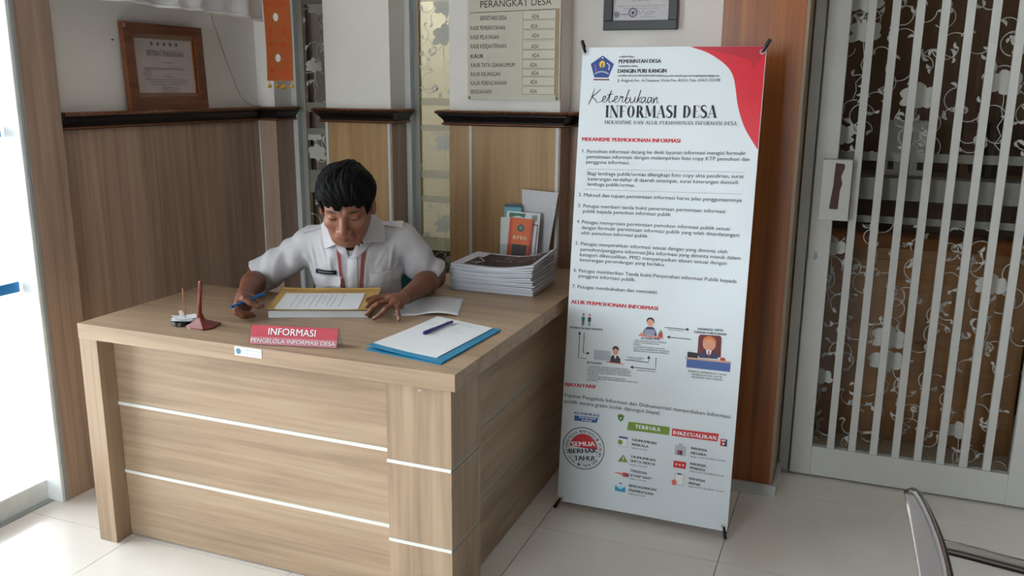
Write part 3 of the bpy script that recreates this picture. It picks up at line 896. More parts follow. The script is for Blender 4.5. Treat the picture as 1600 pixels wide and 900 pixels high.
BT=[('PEMERINTAH DESA', 0.1289, 1.5566, 0.2723, 1.5577, 0.0118, 'b'), ('DANGIN PURI KANGIN', 0.1277, 1.5242, 0.2923, 1.5259, 0.0125, 'b'), ('Jl. Anggrek No. 16 Denpasar. Kode Pos. 80233, Telp. (0361) 232100', 0.1282, 1.4952, 0.4702, 1.4986, 0.0085, 'n'), ('MEKANISME PERMOHONAN INFORMASI', 0.0168, 1.294, 0.354, 1.2982, 0.0125, 'r'), ('1.', 0.0193, 1.2542, 0.0301, 1.2541, 0.0118, 'n'), ('Pemohon informasi datang ke desk layanan informasi mengisi formulir', 0.0365, 1.2534, 0.5698, 1.2652, 0.0118, 'n'), ('permintaan informasi dengan melampirkan foto copy KTP pemohon dan', 0.0361, 1.2352, 0.5829, 1.2465, 0.0118, 'n'), ('pengguna informasi.', 0.0353, 1.2174, 0.188, 1.2201, 0.0118, 'n'), ('Bagi lembaga publik/ormas dilengkapi foto copy akta pendirian, surat', 0.0446, 1.178, 0.5688, 1.1906, 0.0118, 'n'), ('keterangan terdaftar di daerah setempat, surat keterangan domisili', 0.0457, 1.1593, 0.5522, 1.1705, 0.0118, 'n'), ('lembaga publik/ormas.', 0.0449, 1.1414, 0.2119, 1.1452, 0.0118, 'n'), ('2.', 0.015, 1.1041, 0.0259, 1.1041, 0.0118, 'n'), ('Maksud dan tujuan permintaan informasi harus jelas penggunaannnya', 0.0344, 1.1036, 0.5688, 1.1138, 0.0118, 'n'), ('3.', 0.0149, 1.0661, 0.0258, 1.0663, 0.0118, 'n'), ('Petugas memberi tanda bukti penerimaan permintaan informasi', 0.0347, 1.0658, 0.5181, 1.0744, 0.0118, 'n'), ('publik kepada pemohon informasi publik', 0.0343, 1.0478, 0.3395, 1.0534, 0.0118, 'n'), ('4.', 0.0143, 1.01, 0.0252, 1.0102, 0.0118, 'n'), ('Petugas memproses permintaan pemohon informasi publik sesuai', 0.0332, 1.0097, 0.5379, 1.0184, 0.0118, 'n'), ('dengan formulir permintaan informasi publik yang telah ditandatangani', 0.0328, 0.9906, 0.57, 0.9999, 0.0118, 'n'), ('oleh pemohon informasi publik.', 0.0325, 0.972, 0.2691, 0.976, 0.0118, 'n'), ('5.', 0.0137, 0.9343, 0.0246, 0.9346, 0.0118, 'n'), ('Petugas menyerahkan informasi sesuai dengan yang diminta oleh', 0.0336, 0.9338, 0.5353, 0.9427, 0.0118, 'n'), ('pemohon/pengguna informasi.Jika informasi yang diminta masuk dalam', 0.0333, 0.9142, 0.5796, 0.925, 0.0118, 'n'), ('kategori dikecualikan, PPID menyampaikan alasan sesuai dengan', 0.032, 0.8955, 0.5361, 0.9044, 0.0118, 'n'), ('keterangan perundangan yang berlaku.', 0.0331, 0.8774, 0.3319, 0.8834, 0.0118, 'n'), ('6.', 0.0129, 0.8392, 0.0239, 0.8396, 0.0118, 'n'), ('Petugas memberikan Tanda bukti Penyerahan informasi Publik kepada', 0.0324, 0.8389, 0.5734, 0.848, 0.0118, 'n'), ('pengguna informasi publik.', 0.032, 0.8206, 0.235, 0.8239, 0.0118, 'n'), ('7.', 0.0118, 0.7821, 0.0228, 0.7826, 0.0118, 'n'), ('Petugas membukukan dan mencatat', 0.0308, 0.7819, 0.312, 0.7876, 0.0118, 'n'), ('ALUR PERMOHONAN INFORMASI', 0.0104, 0.7258, 0.3175, 0.7307, 0.0128, 'r'), ('PEMINTA INFORMASI', 0.0122, 0.6365, 0.1286, 0.6404, 0.007, 'b'), ('ATASAN PPID', 0.2676, 0.6261, 0.3337, 0.6289, 0.0075, 'b'), ('PERBEKEL DESA', 0.459, 0.6782, 0.5428, 0.6828, 0.007, 'b'), ('DANGIN PURI KANGIN', 0.4473, 0.6671, 0.5536, 0.6702, 0.007, 'b'), ('PERBEKEL MEMBERIKAN / TIDAK', 0.4363, 0.5316, 0.566, 0.5344, 0.006, 'n'), ('MEMBERIKAN IZIN UNTUK', 0.4491, 0.522, 0.5518, 0.5244, 0.006, 'n'), ('INFORMASI YANG DIMINTA', 0.4486, 0.5128, 0.5537, 0.5152, 0.006, 'n'), ('PETUGAS :', 0.0807, 0.5167, 0.1397, 0.5197, 0.008, 'b'), ('1. MENERIMA INFORMASI DARI PEMINTA', 0.0827, 0.5057, 0.2341, 0.5118, 0.0048, 'n'), ('2. PETUGAS MENGISI FORM PERMINTAAN INFORMASI', 0.0831, 0.4986, 0.241, 0.505, 0.0048, 'n'), ('MENGISI FORMULIR, MENCATAT, MENYIAPKAN', 0.0835, 0.4915, 0.2372, 0.4979, 0.0048, 'n'), ('INFORMASI & DOKUMENTASI MASYARAKAT', 0.084, 0.4843, 0.2449, 0.4911, 0.0048, 'n'), ('INFORMASI', 0.0844, 0.4772, 0.1239, 0.4789, 0.0048, 'n'), ('3. PETUGAS MELAPORKAN KE ATASAN PPID', 0.0849, 0.47, 0.2237, 0.4761, 0.0048, 'n'), ('4. PETUGAS MENCATAT DAN MEMBUKUKAN PERMINTAAN', 0.0853, 0.4629, 0.2666, 0.471, 0.0048, 'n'), ('INFORMASI', 0.0857, 0.4557, 0.1231, 0.4574, 0.0048, 'n'), ('1. MELAPORKAN KEPADA PERBEKEL', 0.2416, 0.6168, 0.3583, 0.6206, 0.0048, 'n'), ('TERKAIT INFORMASI YANG', 0.2421, 0.6095, 0.332, 0.6125, 0.0048, 'n'), ('DIMINTA', 0.2426, 0.6022, 0.2679, 0.603, 0.0048, 'n'), ('2. ATASAN PPID MENGOLAH DATA', 0.2431, 0.5948, 0.3524, 0.5987, 0.0048, 'n'), ('YANG AKAN MEMBERIKAN INFORMASI', 0.2435, 0.5875, 0.3685, 0.592, 0.0048, 'n'), ('SESUAI DENGAN ARAHAN PERBEKEL', 0.244, 0.5802, 0.3691, 0.5848, 0.0048, 'n'), ('MELAPORKAN', 0.3591, 0.6666, 0.4101, 0.668, 0.004, 'n'), ('PERMINTAAN INFORMASI', 0.2252, 0.5561, 0.2836, 0.5576, 0.004, 'n'), ('KEPADA ATASAN', 0.2311, 0.5504, 0.2755, 0.552, 0.004, 'n'), ('MEMBERIKAN INFORMASI', 0.2612, 0.5142, 0.3262, 0.5165, 0.004, 'n'), ('BIAYA/TARIF', 0.0066, 0.4267, 0.1199, 0.4316, 0.0125, 'r'), ('Pejabat Pengelola Informasi dan Dokumentasi menyediakan Informasi', 0.0067, 0.3877, 0.5877, 0.3919, 0.0128, 'n'), ('publik secara gratis (tidak dipungut biaya)', 0.0066, 0.3656, 0.3489, 0.3699, 0.0128, 'n'), ('KLASIFIKASI', 0.0475, 0.3295, 0.1371, 0.3314, 0.009, 'u'), ('INFORMASI', 0.0648, 0.3174, 0.1247, 0.3187, 0.006, 'w'), ('PUBLIK', 0.0751, 0.3092, 0.112, 0.3098, 0.006, 'w'), ('TERBUKA', 0.2685, 0.3105, 0.3571, 0.3123, 0.0125, 'ws'), ('DIKECUALIKAN', 0.401, 0.3096, 0.5493, 0.3122, 0.0125, 'ws'), ('DIUMUMKAN', 0.2615, 0.263, 0.3465, 0.2637, 0.0085, 'b'), ('BERKALA', 0.2611, 0.2469, 0.3201, 0.2475, 0.0085, 'b'), ('PASAL 9 UU KIP', 0.2609, 0.2356, 0.316, 0.2366, 0.005, 'n'), ('DIUMUMKAN', 0.2616, 0.2025, 0.3473, 0.2038, 0.0085, 'b'), ('SERTA MERTA', 0.2602, 0.1875, 0.3484, 0.1885, 0.0085, 'b'), ('PASAL 10 UU KIP', 0.2591, 0.1751, 0.3197, 0.1764, 0.005, 'n'), ('TERSEDIA', 0.2616, 0.1524, 0.3214, 0.1518, 0.0085, 'b'), ('SETIAP SAAT', 0.2612, 0.1361, 0.3396, 0.1363, 0.0085, 'b'), ('PASAL 11 UU KIP', 0.261, 0.1247, 0.3213, 0.1253, 0.005, 'n'), ('BERDASARKAN', 0.2618, 0.0977, 0.3575, 0.0984, 0.0085, 'b'), ('PERMINTAAN', 0.2614, 0.0813, 0.3482, 0.0811, 0.0085, 'b'), ('PASAL 22 UU KIP', 0.2608, 0.0693, 0.3203, 0.0697, 0.005, 'n'), ('RAHASIA', 0.4676, 0.2666, 0.5211, 0.2657, 0.0085, 'b'), ('NEGARA', 0.4674, 0.2504, 0.5187, 0.2501, 0.0085, 'b'), ('PASAL 6 AYAT (3) HURUF A UU KIP', 0.4674, 0.2384, 0.5839, 0.2409, 0.005, 'n'), ('RAHASIA', 0.4679, 0.2122, 0.5216, 0.2112, 0.0085, 'b'), ('PRIBADI', 0.4676, 0.1973, 0.5172, 0.1961, 0.0085, 'b'), ('PASAL 6 AYAT (3) HURUF B UU KIP', 0.4675, 0.1863, 0.5835, 0.188, 0.005, 'n'), ('RAHASIA', 0.4685, 0.1596, 0.5224, 0.1579, 0.0085, 'b'), ('BISNIS', 0.4678, 0.1436, 0.5067, 0.1417, 0.0085, 'b'), ('PASAL 6 AYAT (3) HURUF C UU KIP', 0.4677, 0.1325, 0.5845, 0.1341, 0.005, 'n'), ('SEMUA', 0.0443, 0.2107, 0.1292, 0.2226, 0.0165, 'w'), ('BERHAK', 0.0358, 0.1827, 0.1391, 0.1994, 0.0165, 'k2'), ('TAHU!', 0.0565, 0.16, 0.1285, 0.1693, 0.0165, 'b')]
styles = {}
for s, u0, v0, u1, v1, cap, st in BT:
    m = styles.setdefault({'b': 'dark', 'n': 'dark', 'r': 'red', 'u': 'blue', 'w': 'white', 'ws': 'white', 'k2': 'dark'}[st] + ('_top' if v0 > .72 else '_low') + (s[:2] if st == 'r' else ''), MB())
    if st == 'ws':
        put_serif(m, bfn, s, (u0, v0), (u1, v1), cap, .11, .05, w=.0014)
    else:
        put_text(m, bfn, s, (u0, v0), (u1, v1), cap, (.11 if st == 'r' else .08) if st in 'brwk2u' else .012, res=2 if cap < .007 else 3, w=.0014 if st in ('w', 'k2') else (.0016 if s == 'TAHU!' else .0007))
M_ = styles['dark_top']
put_serif(M_, bfn, 'INFORMASI DESA', (.0911, 1.3755), (.4682, 1.3815), .0405, .105, .022)
put_serif(M_, bfn, 'MEKANISME DAN ALUR PERMOHONAN INFORMASI DESA', (.091, 1.3535), (.5339, 1.3592), .0122, .075, .03)
# handwritten word
KX, KY, KS = .031, 1.425, .0300
def hand(pts, dx):
    P = [(KX + (x + dx) * KS, KY + y * KS) for x, y in pts]
    stroke(M_, bfn, catmull(P, 5), lambda t: .0008 + .0007 * abs(math.sin(3.1 * t + .4)), .0008)
hand([(0, -.25), (.35, .6), (.62, 1.55)], 0); hand([(1.35, 1.5), (.8, .95), (.42, .62), (.75, .35), (1.05, 0), (1.4, .1)], 0)
e_ = [(-.25, .1), (.15, .35), (.36, .6), (.22, .75), (.02, .5), (.05, .12), (.3, .05), (.6, .3)]
t_ = [(-.1, .2), (.25, .9), (.42, 1.35), (.2, .5), (.22, .05), (.45, .08), (.65, .35)]
hand(e_, 1.65); hand(t_, 2.2); hand([(2.15, .85), (2.5, .92), (2.85, .98)], 0); hand(e_, 3.0)
hand([(-.1, .2), (.15, .75), (.2, .6), (.4, .7), (.3, .3), (.38, .05), (.6, .25)], 3.6)
hand([(0, .2), (.3, 1.0), (.45, 1.5), (.2, .7), (.12, .05), (.4, .05), (.55, .4), (.35, .62), (.2, .4)], 4.2)
hand([(0, .7), (.0, .2), (.2, .05), (.45, .35), (.52, .72), (.48, .2), (.62, .05), (.8, .3)], 4.85)
hand([(0, .2), (.3, 1.0), (.42, 1.45), (.2, .6), (.12, 0)], 5.55); hand([(.6, .72), (.3, .45), (.25, .4), (.45, .1), (.75, .1)], 5.5)
a_ = [(.5, .65), (.2, .65), (.02, .3), (.15, .05), (.38, .3), (.52, .66), (.46, .25), (.58, .05), (.8, .25)]
hand(a_, 6.05); hand(a_, 6.75)
hand([(0, .65), (.02, .05), (.15, .45), (.35, .68), (.42, .4), (.4, .05), (.65, .15)], 7.45)
# Balinese script lines as small looping strokes
rb = random.Random(4)
for x0, x1, y in ((.129, .1806, 1.5755), (.1287, .1976, 1.5440), (.1284, .4659, 1.5130)):
    x = x0
    while x < x1 - .003:
        w_ = rb.uniform(.0035, .006)
        h_ = rb.uniform(.003, .006)
        stroke(M_, bfn, catmull([(x, y), (x + w_ * .2, y + h_), (x + w_ * .55, y + h_ * rb.uniform(.1, .5)), (x + w_ * .7, y + h_), (x + w_, y - rb.choice((0, 0, .003)))], 2), .0005)
        x += w_ + .0006
boxm = MB()
bxp = [(.0413, 1.1989), (.5729, 1.2097), (.5677, 1.139), (.0343, 1.1282), (.0413, 1.1989)]
stroke(boxm, bfn, bxp, .0004)
boxm.build('box_outline', ink_grey, vin)
# diagram
dm = styles['dark_low']
def seg(*p): stroke(dm, bfn, p, .0012)
seg((.0478, .620), (.0482, .534), (.0761, .534)); arrow_head(dm, bfn, (.0476, .630), (0, 1), .011)
seg((.0646, .6271), (.0647, .553), (.080, .554)); arrow_head(dm, bfn, (.089, .5544), (1, 0), .011)
seg((.3462, .6747), (.42, .676)); arrow_head(dm, bfn, (.431, .6763), (1, 0), .011)
seg((.366, .6435), (.439, .644)); arrow_head(dm, bfn, (.3555, .6435), (-1, 0), .011)
seg((.2164, .5474), (.3, .5479), (.2997, .562)); arrow_head(dm, bfn, (.2995, .572), (0, 1), .011)
seg((.3247, .568), (.3256, .5257), (.247, .5245)); arrow_head(dm, bfn, (.236, .5244), (-1, 0), .011)
pm = {}
def flat(nm, c): 
    if nm not in pm: pm[nm] = (MB(), plain('print_' + nm, c, .5, var=.03))
    return pm[nm][0]
skin_c, hair_c = (214, 150, 120), (46, 30, 34)
def shp(nm, c, pts, w=.0007):
    flat(nm, c)
    if nm == 'sealink': poly2(pm[nm][0], bfn, pts, w)
    else:
        q = MB(); poly2(q, bfn, pts, w); q.build('graphic', pm[nm][1], vin)
# couple
for cx, tc2, lc, hc in ((.0580, (50, 110, 90), (60, 40, 50), hair_c), (.0805, (50, 40, 60), (90, 150, 140), (190, 80, 60))):
    shp('h%d' % (cx * 1000), hc, ell((cx, .6905), .0042, .0048, 10)); shp('skin', skin_c, ell((cx, .6880), .0034, .0036, 10), .0009)
    shp('t%d' % (cx * 1000), tc2, [(cx - .006, .683), (cx + .006, .683), (cx + .0055, .668), (cx - .0055, .668)])
    shp('l%d' % (cx * 1000), lc, [(cx - .0045, .668), (cx - .0003, .668), (cx - .001, .651), (cx - .004, .651)]); shp('l%d' % (cx * 1000), lc, [(cx + .0003, .668), (cx + .0045, .668), (cx + .004, .651), (cx + .001, .651)])
# supervisor at laptop
shp('hairA', hair_c, ell((.2956, .692), .0135, .0125, 16)); shp('skin', skin_c, ell((.2956, .6855), .0115, .0125, 16), .0009)
shp('navy', (44, 48, 86), [(.270, .640), (.322, .642), (.316, .662), (.306, .672), (.286, .671), (.276, .66)]); shp('grey', (142, 146, 172), [(.276, .640), (.314, .642), (.316, .664), (.278, .662)], .0009)
shp('skin', skin_c, [(.262, .640), (.274, .640), (.276, .650), (.264, .648)], .0009); shp('redp', (180, 60, 50), [(.325, .639), (.342, .640), (.341, .656), (.327, .655)]); shp('green', (80, 140, 80), ell((.334, .658), .005, .006, 8), .0009)
shp('tan', (214, 120, 96), rect(.258, .636, .345, .640))
# clerk
shp('pale', (176, 180, 196), [(.104, .5355), (.166, .5350), (.164, .571), (.102, .570)]); shp('hairA', hair_c, ell((.1806, .580), .0115, .0115, 14)); shp('skin', skin_c, ell((.1806, .571), .0095, .0115, 14), .0009)
shp('darksuit', (52, 28, 44), [(.160, .5325), (.202, .5325), (.199, .549), (.190, .558), (.171, .558), (.163, .549)]); shp('ivory', (230, 230, 232), [(.1765, .558), (.1855, .558), (.181, .545)], .0009)
shp('tan', (214, 120, 96), rect(.150, .5295, .214, .5325))
# head of village at desk
shp('maroon', (104, 26, 36), [(.463, .590), (.541, .594), (.539, .660), (.534, .667), (.468, .664), (.463, .657)]); shp('orangeh', (206, 120, 56), ell((.5, .642), .0225, .020, 16), .0009)
shp('skin', skin_c, ell((.5, .632), .0215, .020, 18), .0011); shp('navy', (44, 48, 86), [(.468, .585), (.533, .588), (.528, .604), (.515, .614), (.486, .613), (.474, .603)], .0009)
shp('ivory', (230, 230, 232), [(.491, .614), (.510, .6145), (.505, .592), (.496, .592)], .0011); shp('redp', (180, 60, 50), [(.498, .612), (.503, .612), (.504, .594), (.498, .594)], .0013)
shp('blackp', (30, 28, 40), [(.430, .577), (.466, .578), (.464, .600), (.430, .601)], .0013); shp('tan2', (206, 160, 140), [(.424, .5755), (.577, .5785), (.577, .5845), (.424, .582)], .0011); shp('blue', (66, 96, 160), [(.429, .547), (.575, .549), (.575, .5785), (.429, .5755)]); shp('redp', (180, 60, 50), ell((.548, .588), .009, .007, 12), .0013)
# classification block
shp('royal', (36, 84, 160), [(.0470, .3055), (.1290, .3085), (.1345, .3270), (.0465, .3245)])
shp('olive', (112, 144, 30), [(.2393, .2988), (.389, .3035), (.389, .332), (.2437, .3297)]); shp('redb', (206, 28, 44), [(.3973, .3035), (.5518, .3063), (.5557, .334), (.3976, .329)])
shp('shield', (78, 120, 36), [(.215, .353), (.227, .348), (.225, .334), (.215, .325), (.205, .334), (.203, .348)]); shp('ivory', (230, 230, 232), [(.209, .340), (.214, .334), (.223, .344), (.214, .338)], .0009)
shp('redb', (206, 28, 44), rect(.562, .2935, .5845, .318)); shp('navy', (44, 48, 86), rect(.574, .2935, .5845, .318), .0009); shp('ivory', (230, 230, 232), rect(.566, .311, .579, .315), .0011); shp('ivory', (230, 230, 232), ell((.573, .302), .0035, None, 8), .0011)
shp('outl', (176, 182, 194), rect(.213, .236, .244, .273)); shp('ivory', (230, 230, 232), rect(.215, .238, .242, .266), .0009); shp('purple', (96, 60, 150), rect(.213, .266, .244, .273), .0009); shp('olive', (112, 144, 30), ell((.219, .2515), .009, None, 14), .0011)
shp('olive', (112, 144, 30), [(.2135, .181), (.2515, .183), (.233, .209)]); shp('ivory', (230, 230, 232), rect(.2315, .188, .2345, .201), .0009)
shp('coral', (222, 110, 92), [(.207, .139), (.236, .134), (.236, .142), (.207, .142)]); shp('redp', (180, 60, 50), rect(.236, .130, .252, .145)); shp('purple', (96, 60, 150), rect(.252, .131, .258, .144))
shp('cyan', (32, 150, 190), rect(.211, .074, .249, .094)); shp('cyan2', (150, 214, 226), [(.211, .094), (.249, .094), (.230, .082)], .0009); shp('navy', (44, 48, 86), [(.222, .102), (.238, .102), (.230, .107)])
shp('outl', (176, 182, 194), rect(.412, .239, .450, .273)); shp('pale', (176, 180, 196), rect(.424, .273, .438, .281)); shp('redp', (180, 60, 50), rect(.421, .241, .430, .257), .0009); shp('navy', (44, 48, 86), rect(.430, .241, .4385, .257), .0009)
shp('redb', (206, 28, 44), rect(.411, .194, .454, .218)); 
for k in range(3): shp('ivory', (230, 230, 232), ell((.421 + k * .0115, .206), .0032, None, 8), .0009)
shp('outl', (176, 182, 194), rect(.418, .133, .450, .174)); shp('ivory', (230, 230, 232), rect(.4205, .1355, .4475, .1715), .0009); shp('coral', (222, 110, 92), ell((.418, .141), .009, .011, 12), .0011); shp('navy', (44, 48, 86), rect(.427, .171, .441, .176), .0011)
# round seal
SC = (.0868, .2085)
def ringp(nm, c, r0, r1, w=.0007):
    for k in range(40):
        a, b_ = 2 * math.pi * k / 40, 2 * math.pi * (k + 1) / 40
        shp(nm, c, [(SC[0] + r0 * math.cos(a), SC[1] + r0 * math.sin(a)), (SC[0] + r1 * math.cos(a), SC[1] + r1 * math.sin(a)), (SC[0] + r1 * math.cos(b_), SC[1] + r1 * math.sin(b_)), (SC[0] + r0 * math.cos(b_), SC[1] + r0 * math.sin(b_))], w)
ringp('sealink', (48, 36, 60), .0745, .0775); ringp('sealink', (48, 36, 60), .0520, .0530)
shp('redb', (206, 28, 44), ell(SC, .050, .052, 24, math.radians(2), math.radians(178)), .0009)
sl = styles['dark_low']
def ring_text(s, a0, a1, r, cap, inward):
    for i, ch in enumerate(s):
        if ch == ' ': continue
        a = math.radians(a0 + (a1 - a0) * (i + .5) / len(s))
        c = np.array(SC) + r * np.array([math.cos(a), math.sin(a)])
        t = np.array([math.sin(a), -math.cos(a)]) * (1 if not inward else -1)
        h = .0032
        put_text(sl, bfn, ch, tuple(c - t * h), tuple(c + t * h * (0.4 if ch in 'I.' else 1)), cap, .02, 1)
ring_text('KETERBUKAAN INFORMASI PUBLIK', 205, -25, .0575, .0095, False)
ring_text('UU NO. 14 TAHUN 2008', 215, 325, .068, .0095, True)
# crest
shp('crestblue', (34, 66, 138), pentagon((.0715, .5415 + 1.0), .0425, .0405)); shp('yellow', (216, 184, 70), ell((.0715, 1.553), .0105, .0125, 10), .0009); shp('blackp', (30, 28, 40), rect(.0695, 1.540, .0735, 1.556), .0011)
shp('ivory', (230, 230, 232), ell((.0715, 1.574), .003, None, 6), .0009)
stroke(flat('pale', (176, 180, 196)), bfn, [(.047, 1.521), (.060, 1.527), (.0715, 1.5285), (.083, 1.527), (.096, 1.521)], .0018, .0009)
stroke(flat('tan', (214, 120, 96)), bfn, [(.046, 1.552), (.050, 1.537), (.054, 1.530)], .001, .0009); stroke(flat('ivory', (230, 230, 232)), bfn, [(.088, 1.558), (.098, 1.548), (.095, 1.534)], .0012, .0009)
shp('maroon', (104, 26, 36), rect(.044, 1.4995, .100, 1.5040))
for nm, (mb_, mt) in pm.items():
    if mb_.v: mb_.build('graphic', mt, vin)
mats_ = {'dark': ink, 'red': ink_red, 'blue': plain('blue_print', (40, 84, 156), .5, var=.03), 'white': ink_white}
for k, mb_ in styles.items():
    if mb_.v: mb_.build('lettering', mats_[k.split('_')[0]], vin)
# stand: hub, four poles with clips, rear leg
hub = np.array([-.601, 2.925, .80])
MB().box((-.625, 2.905, .77), (-.577, 2.94, .83)).build('hub', black_gloss, bn, bevel=.004)
ring_m = plain('eyelet_metal', (196, 190, 186), .25, metal=.8, var=.05)
for sx, u, v, tip in ((-1, .010, BL - .018, (-.012, -.004, .040)), (1, BW - .012, BL - .018, (.022, -.004, .038)), (-1, .014, .012, (-.020, -.010, -.030)), (1, BW - .012, .016, (.008, -.006, -.040))):
    e = np.array(bfn(u, v, 0))
    e2 = e + np.array(tip)
    if v < .5: e2[2] = .006
    back = e + np.array([0, .014, 0])
    MB().tube([hub, (hub + back) / 2 + np.array([0, .012, 0]), back, e2 + np.array([0, .004, 0])], [.006, .0055, .005, .0045], 8).build('pole', black_gloss, bn, smooth=60)
    MB().tube([e + bN * .003, e * .6 + e2 * .4 + bN * .006, e2], [.0042, .005, .0062], 8).build('clip', black_gloss, bn, smooth=60)
    mm = MB()
    for k in range(16):
        a, b_ = 2 * math.pi * k / 16, 2 * math.pi * (k + 1) / 16
        poly2(mm, bfn, [(u + r * math.cos(t), v + r * math.sin(t)) for r, t in ((.0045, a), (.0085, a), (.0085, b_), (.0045, b_))], .0018)
    mm.build('eyelet', ring_m, vin)
MB().tube([hub, (-.601, 3.05, .40), (-.601, 3.15, .006)], [.006, .006, .005], 8).build('rear_leg', black_gloss, bn, smooth=60)

# ================================================================ STAFF BOARD, FRAMES
sb = empty('staff_board', (-1.34, 3.43, 1.44), 'white acrylic staff attendance board with name rows and ADA slots', 'sign board')
board_m = plain('aged_white_acrylic', (206, 202, 186), .3, var=.02)
MB().box((-1.5435, 3.436, 1.442), (-1.1395, 3.442, 1.95)).build('plate', board_m, sb, bevel=.001)
sfn = lambda u, v, w: (u, 3.4358 - w, v)
m = MB()
for s, a, c, cap, bd in [("PERANGKAT DESA", (-1.4861, 1.8088), (-1.1791, 1.8136), .026, .004), ("SEKRETARIS DESA", (-1.4875, 1.7598), (-1.3701, 1.7589), .017, .004), ("KASIE PEMERINTAHAN", (-1.5297, 1.7215), (-1.3774, 1.7212), .0165, .004), ("KASIE PELAYANAN", (-1.5298, 1.6848), (-1.404, 1.6847), .0165, .004), ("KASIE KESEJAHTERAAN", (-1.5299, 1.6486), (-1.3714, 1.6493), .0165, .004), ("KAUR", (-1.5286, 1.609), (-1.4721, 1.6089), .0165, .03), ("KAUR TATA USAHA/UMUM", (-1.5287, 1.5731), (-1.333, 1.5744), .0165, .004), ("KAUR KEUANGAN", (-1.5288, 1.5364), (-1.3963, 1.5381), .0165, .004), ("KAUR PERENCANAAN", (-1.5289, 1.5001), (-1.3683, 1.5025), .0165, .004), ("BENDAHARA", (-1.529, 1.465), (-1.4345, 1.4672), .0165, .004)]:
    put_text(m, sfn, s, a, c, cap, bd)
stroke(m, sfn, [(-1.5316, 1.7895), (-1.1572, 1.7971)], .0011)
m.build('lettering', ink, sb)
rows = [1.7935, 1.7580, 1.7550, 1.7215, 1.7175, 1.6820, 1.6760, 1.6420, 1.6400, 1.6050, 1.6020, 1.5680, 1.5650, 1.5370, 1.5340, 1.4998, 1.4966, 1.4650]
slot_m = plain('slot_tan_edge', (168, 146, 112), .5, var=.08)
slot_w = plain('slot_plate', (212, 208, 192), .3, var=.02)
ada = [(-1.2608, 1.7629), (-1.2657, 1.7256), (-1.2585, 1.6892), (-1.2612, 1.6467), (-1.2574, 1.6118), (-1.2663, 1.5744), (-1.2591, 1.5423), (-1.264, 1.5076), (-1.2649, 1.4709)]
for k in range(9):
    zt, zb_ = rows[2 * k], rows[2 * k + 1]
    s_ = MB().box((-1.300, 3.4335, zb_), (-1.158, 3.436, zt)).build('name_slot', slot_m, sb)
    s2 = MB().box((-1.2975, 3.4322, zb_ + .0022), (-1.1605, 3.4336, zt - .001)).build('slot_plate', slot_w, s_)
    m = MB(); put_text(m, lambda u, v, w: (u, 3.4320 - w, v), 'ADA', ada[k], (ada[k][0] + .031, ada[k][1]), .0155, .004); m.build('lettering', ink, s_)
MB().box((-1.156, 3.4335, 1.447), (-1.146, 3.436, 1.80)).build('side_strip', slot_m, sb)
for x in (-1.5365, -1.150):
    m = MB(); m.lathe((0, 0, 0), [(.006, 0), (.006, .004), (.003, .007)], 12); m.v = [(x + a, 3.436 - c, 1.4505 + b_) for a, b_, c in m.v]; m.build('screw', chrome, sb, smooth=40)

# left certificate on the rail
cf = empty('framed_certificate', (-2.60, 2.85, 1.397), 'certificate in a wide brown wooden frame standing on the left rail', 'picture frame')
def lf(u, v, w): return (-2.6035 + w - .012 * (v / .33) , 2.636 + u, 1.397 + v)
WF, HF = .430, .326
def fr(name, u0, v0, u1, v1, mt, w0, w1, par=cf):
    return MB().add([lf(u, v, w) for w in (w0, w1) for u, v in rect(u0, v0, u1, v1)], [(3, 2, 1, 0), (4, 5, 6, 7), (0, 1, 5, 4), (1, 2, 6, 5), (2, 3, 7, 6), (3, 0, 4, 7)]).build(name, mt, par)
fr('frame_rail', 0, 0, WF, .048, frame_wood, 0, .022); fr('frame_rail', 0, HF - .036, WF, HF, frame_wood, 0, .022)
fr('frame_stile', 0, .048, .045, HF - .036, frame_wood, 0, .022); fr('frame_stile', WF - .045, .048, WF, HF - .036, frame_wood, 0, .022)
fr('mount', .045, .048, WF - .045, HF - .036, frame_inner, 0, .008)
gold = plain('gold_fillet', (196, 130, 60), .25, metal=.6, var=.08)
fr('gold_fillet', .372, .062, .378, .262, gold, .008, .012)
m = MB(); 
cp = fr('certificate_sheet', .062, .064, .372, .270, plain('aged_certificate_paper', (196, 186, 186), .5, var=.06, scale=12), .008, .009)
m = MB()
cw = .0094
for k in range(5): poly2(m, lf, ell((.15 + k * .034, .252), .0075, None, 10), cw)
put_text(m, lf, 'SERTIFIKAT PENGHARGAAN', (.120, .205), (.322, .205), .022, .02, w=cw)
put_text(m, lf, 'Diberikan kepada', (.195, .178), (.255, .178), .006, 0, 1, w=cw)
put_text(m, lf, 'PERBEKEL DESA DANGIN PURI KANGIN', (.098, .152), (.312, .152), .010, .02, 1, w=cw)
put_text(m, lf, 'sebagai', (.212, .136), (.235, .136), .006, 0, 1, w=cw); put_text(m, lf, 'Peserta', (.205, .124), (.245, .124), .009, .01, 1, w=cw)
for k in range(3): stroke(m, lf, [(.10 + k * .012, .114 - k * .009), (.34 - k * .012, .114 - k * .009)], .0012, cw)
for k in range(4): stroke(m, lf, [(.18, .085 - k * .006), (.28, .085 - k * .006)], .0008, cw)
stroke(m, lf, catmull([(.19, .080), (.20, .092), (.205, .076), (.222, .088), (.24, .078)], 4), .0010, cw)
m.build('lettering', ink_grey, cp)
m = MB(); poly2(m, lf, ell((.115, .135), .022, None, 16), cw - .0002); m.build('emblem', plain('pale_emblem', (178, 168, 172), .6, var=.05), cp)
fr('chip', .002, HF - .02, .012, HF - .004, plain('chip_light', (190, 160, 130), .7, var=.1), .022, .0224)

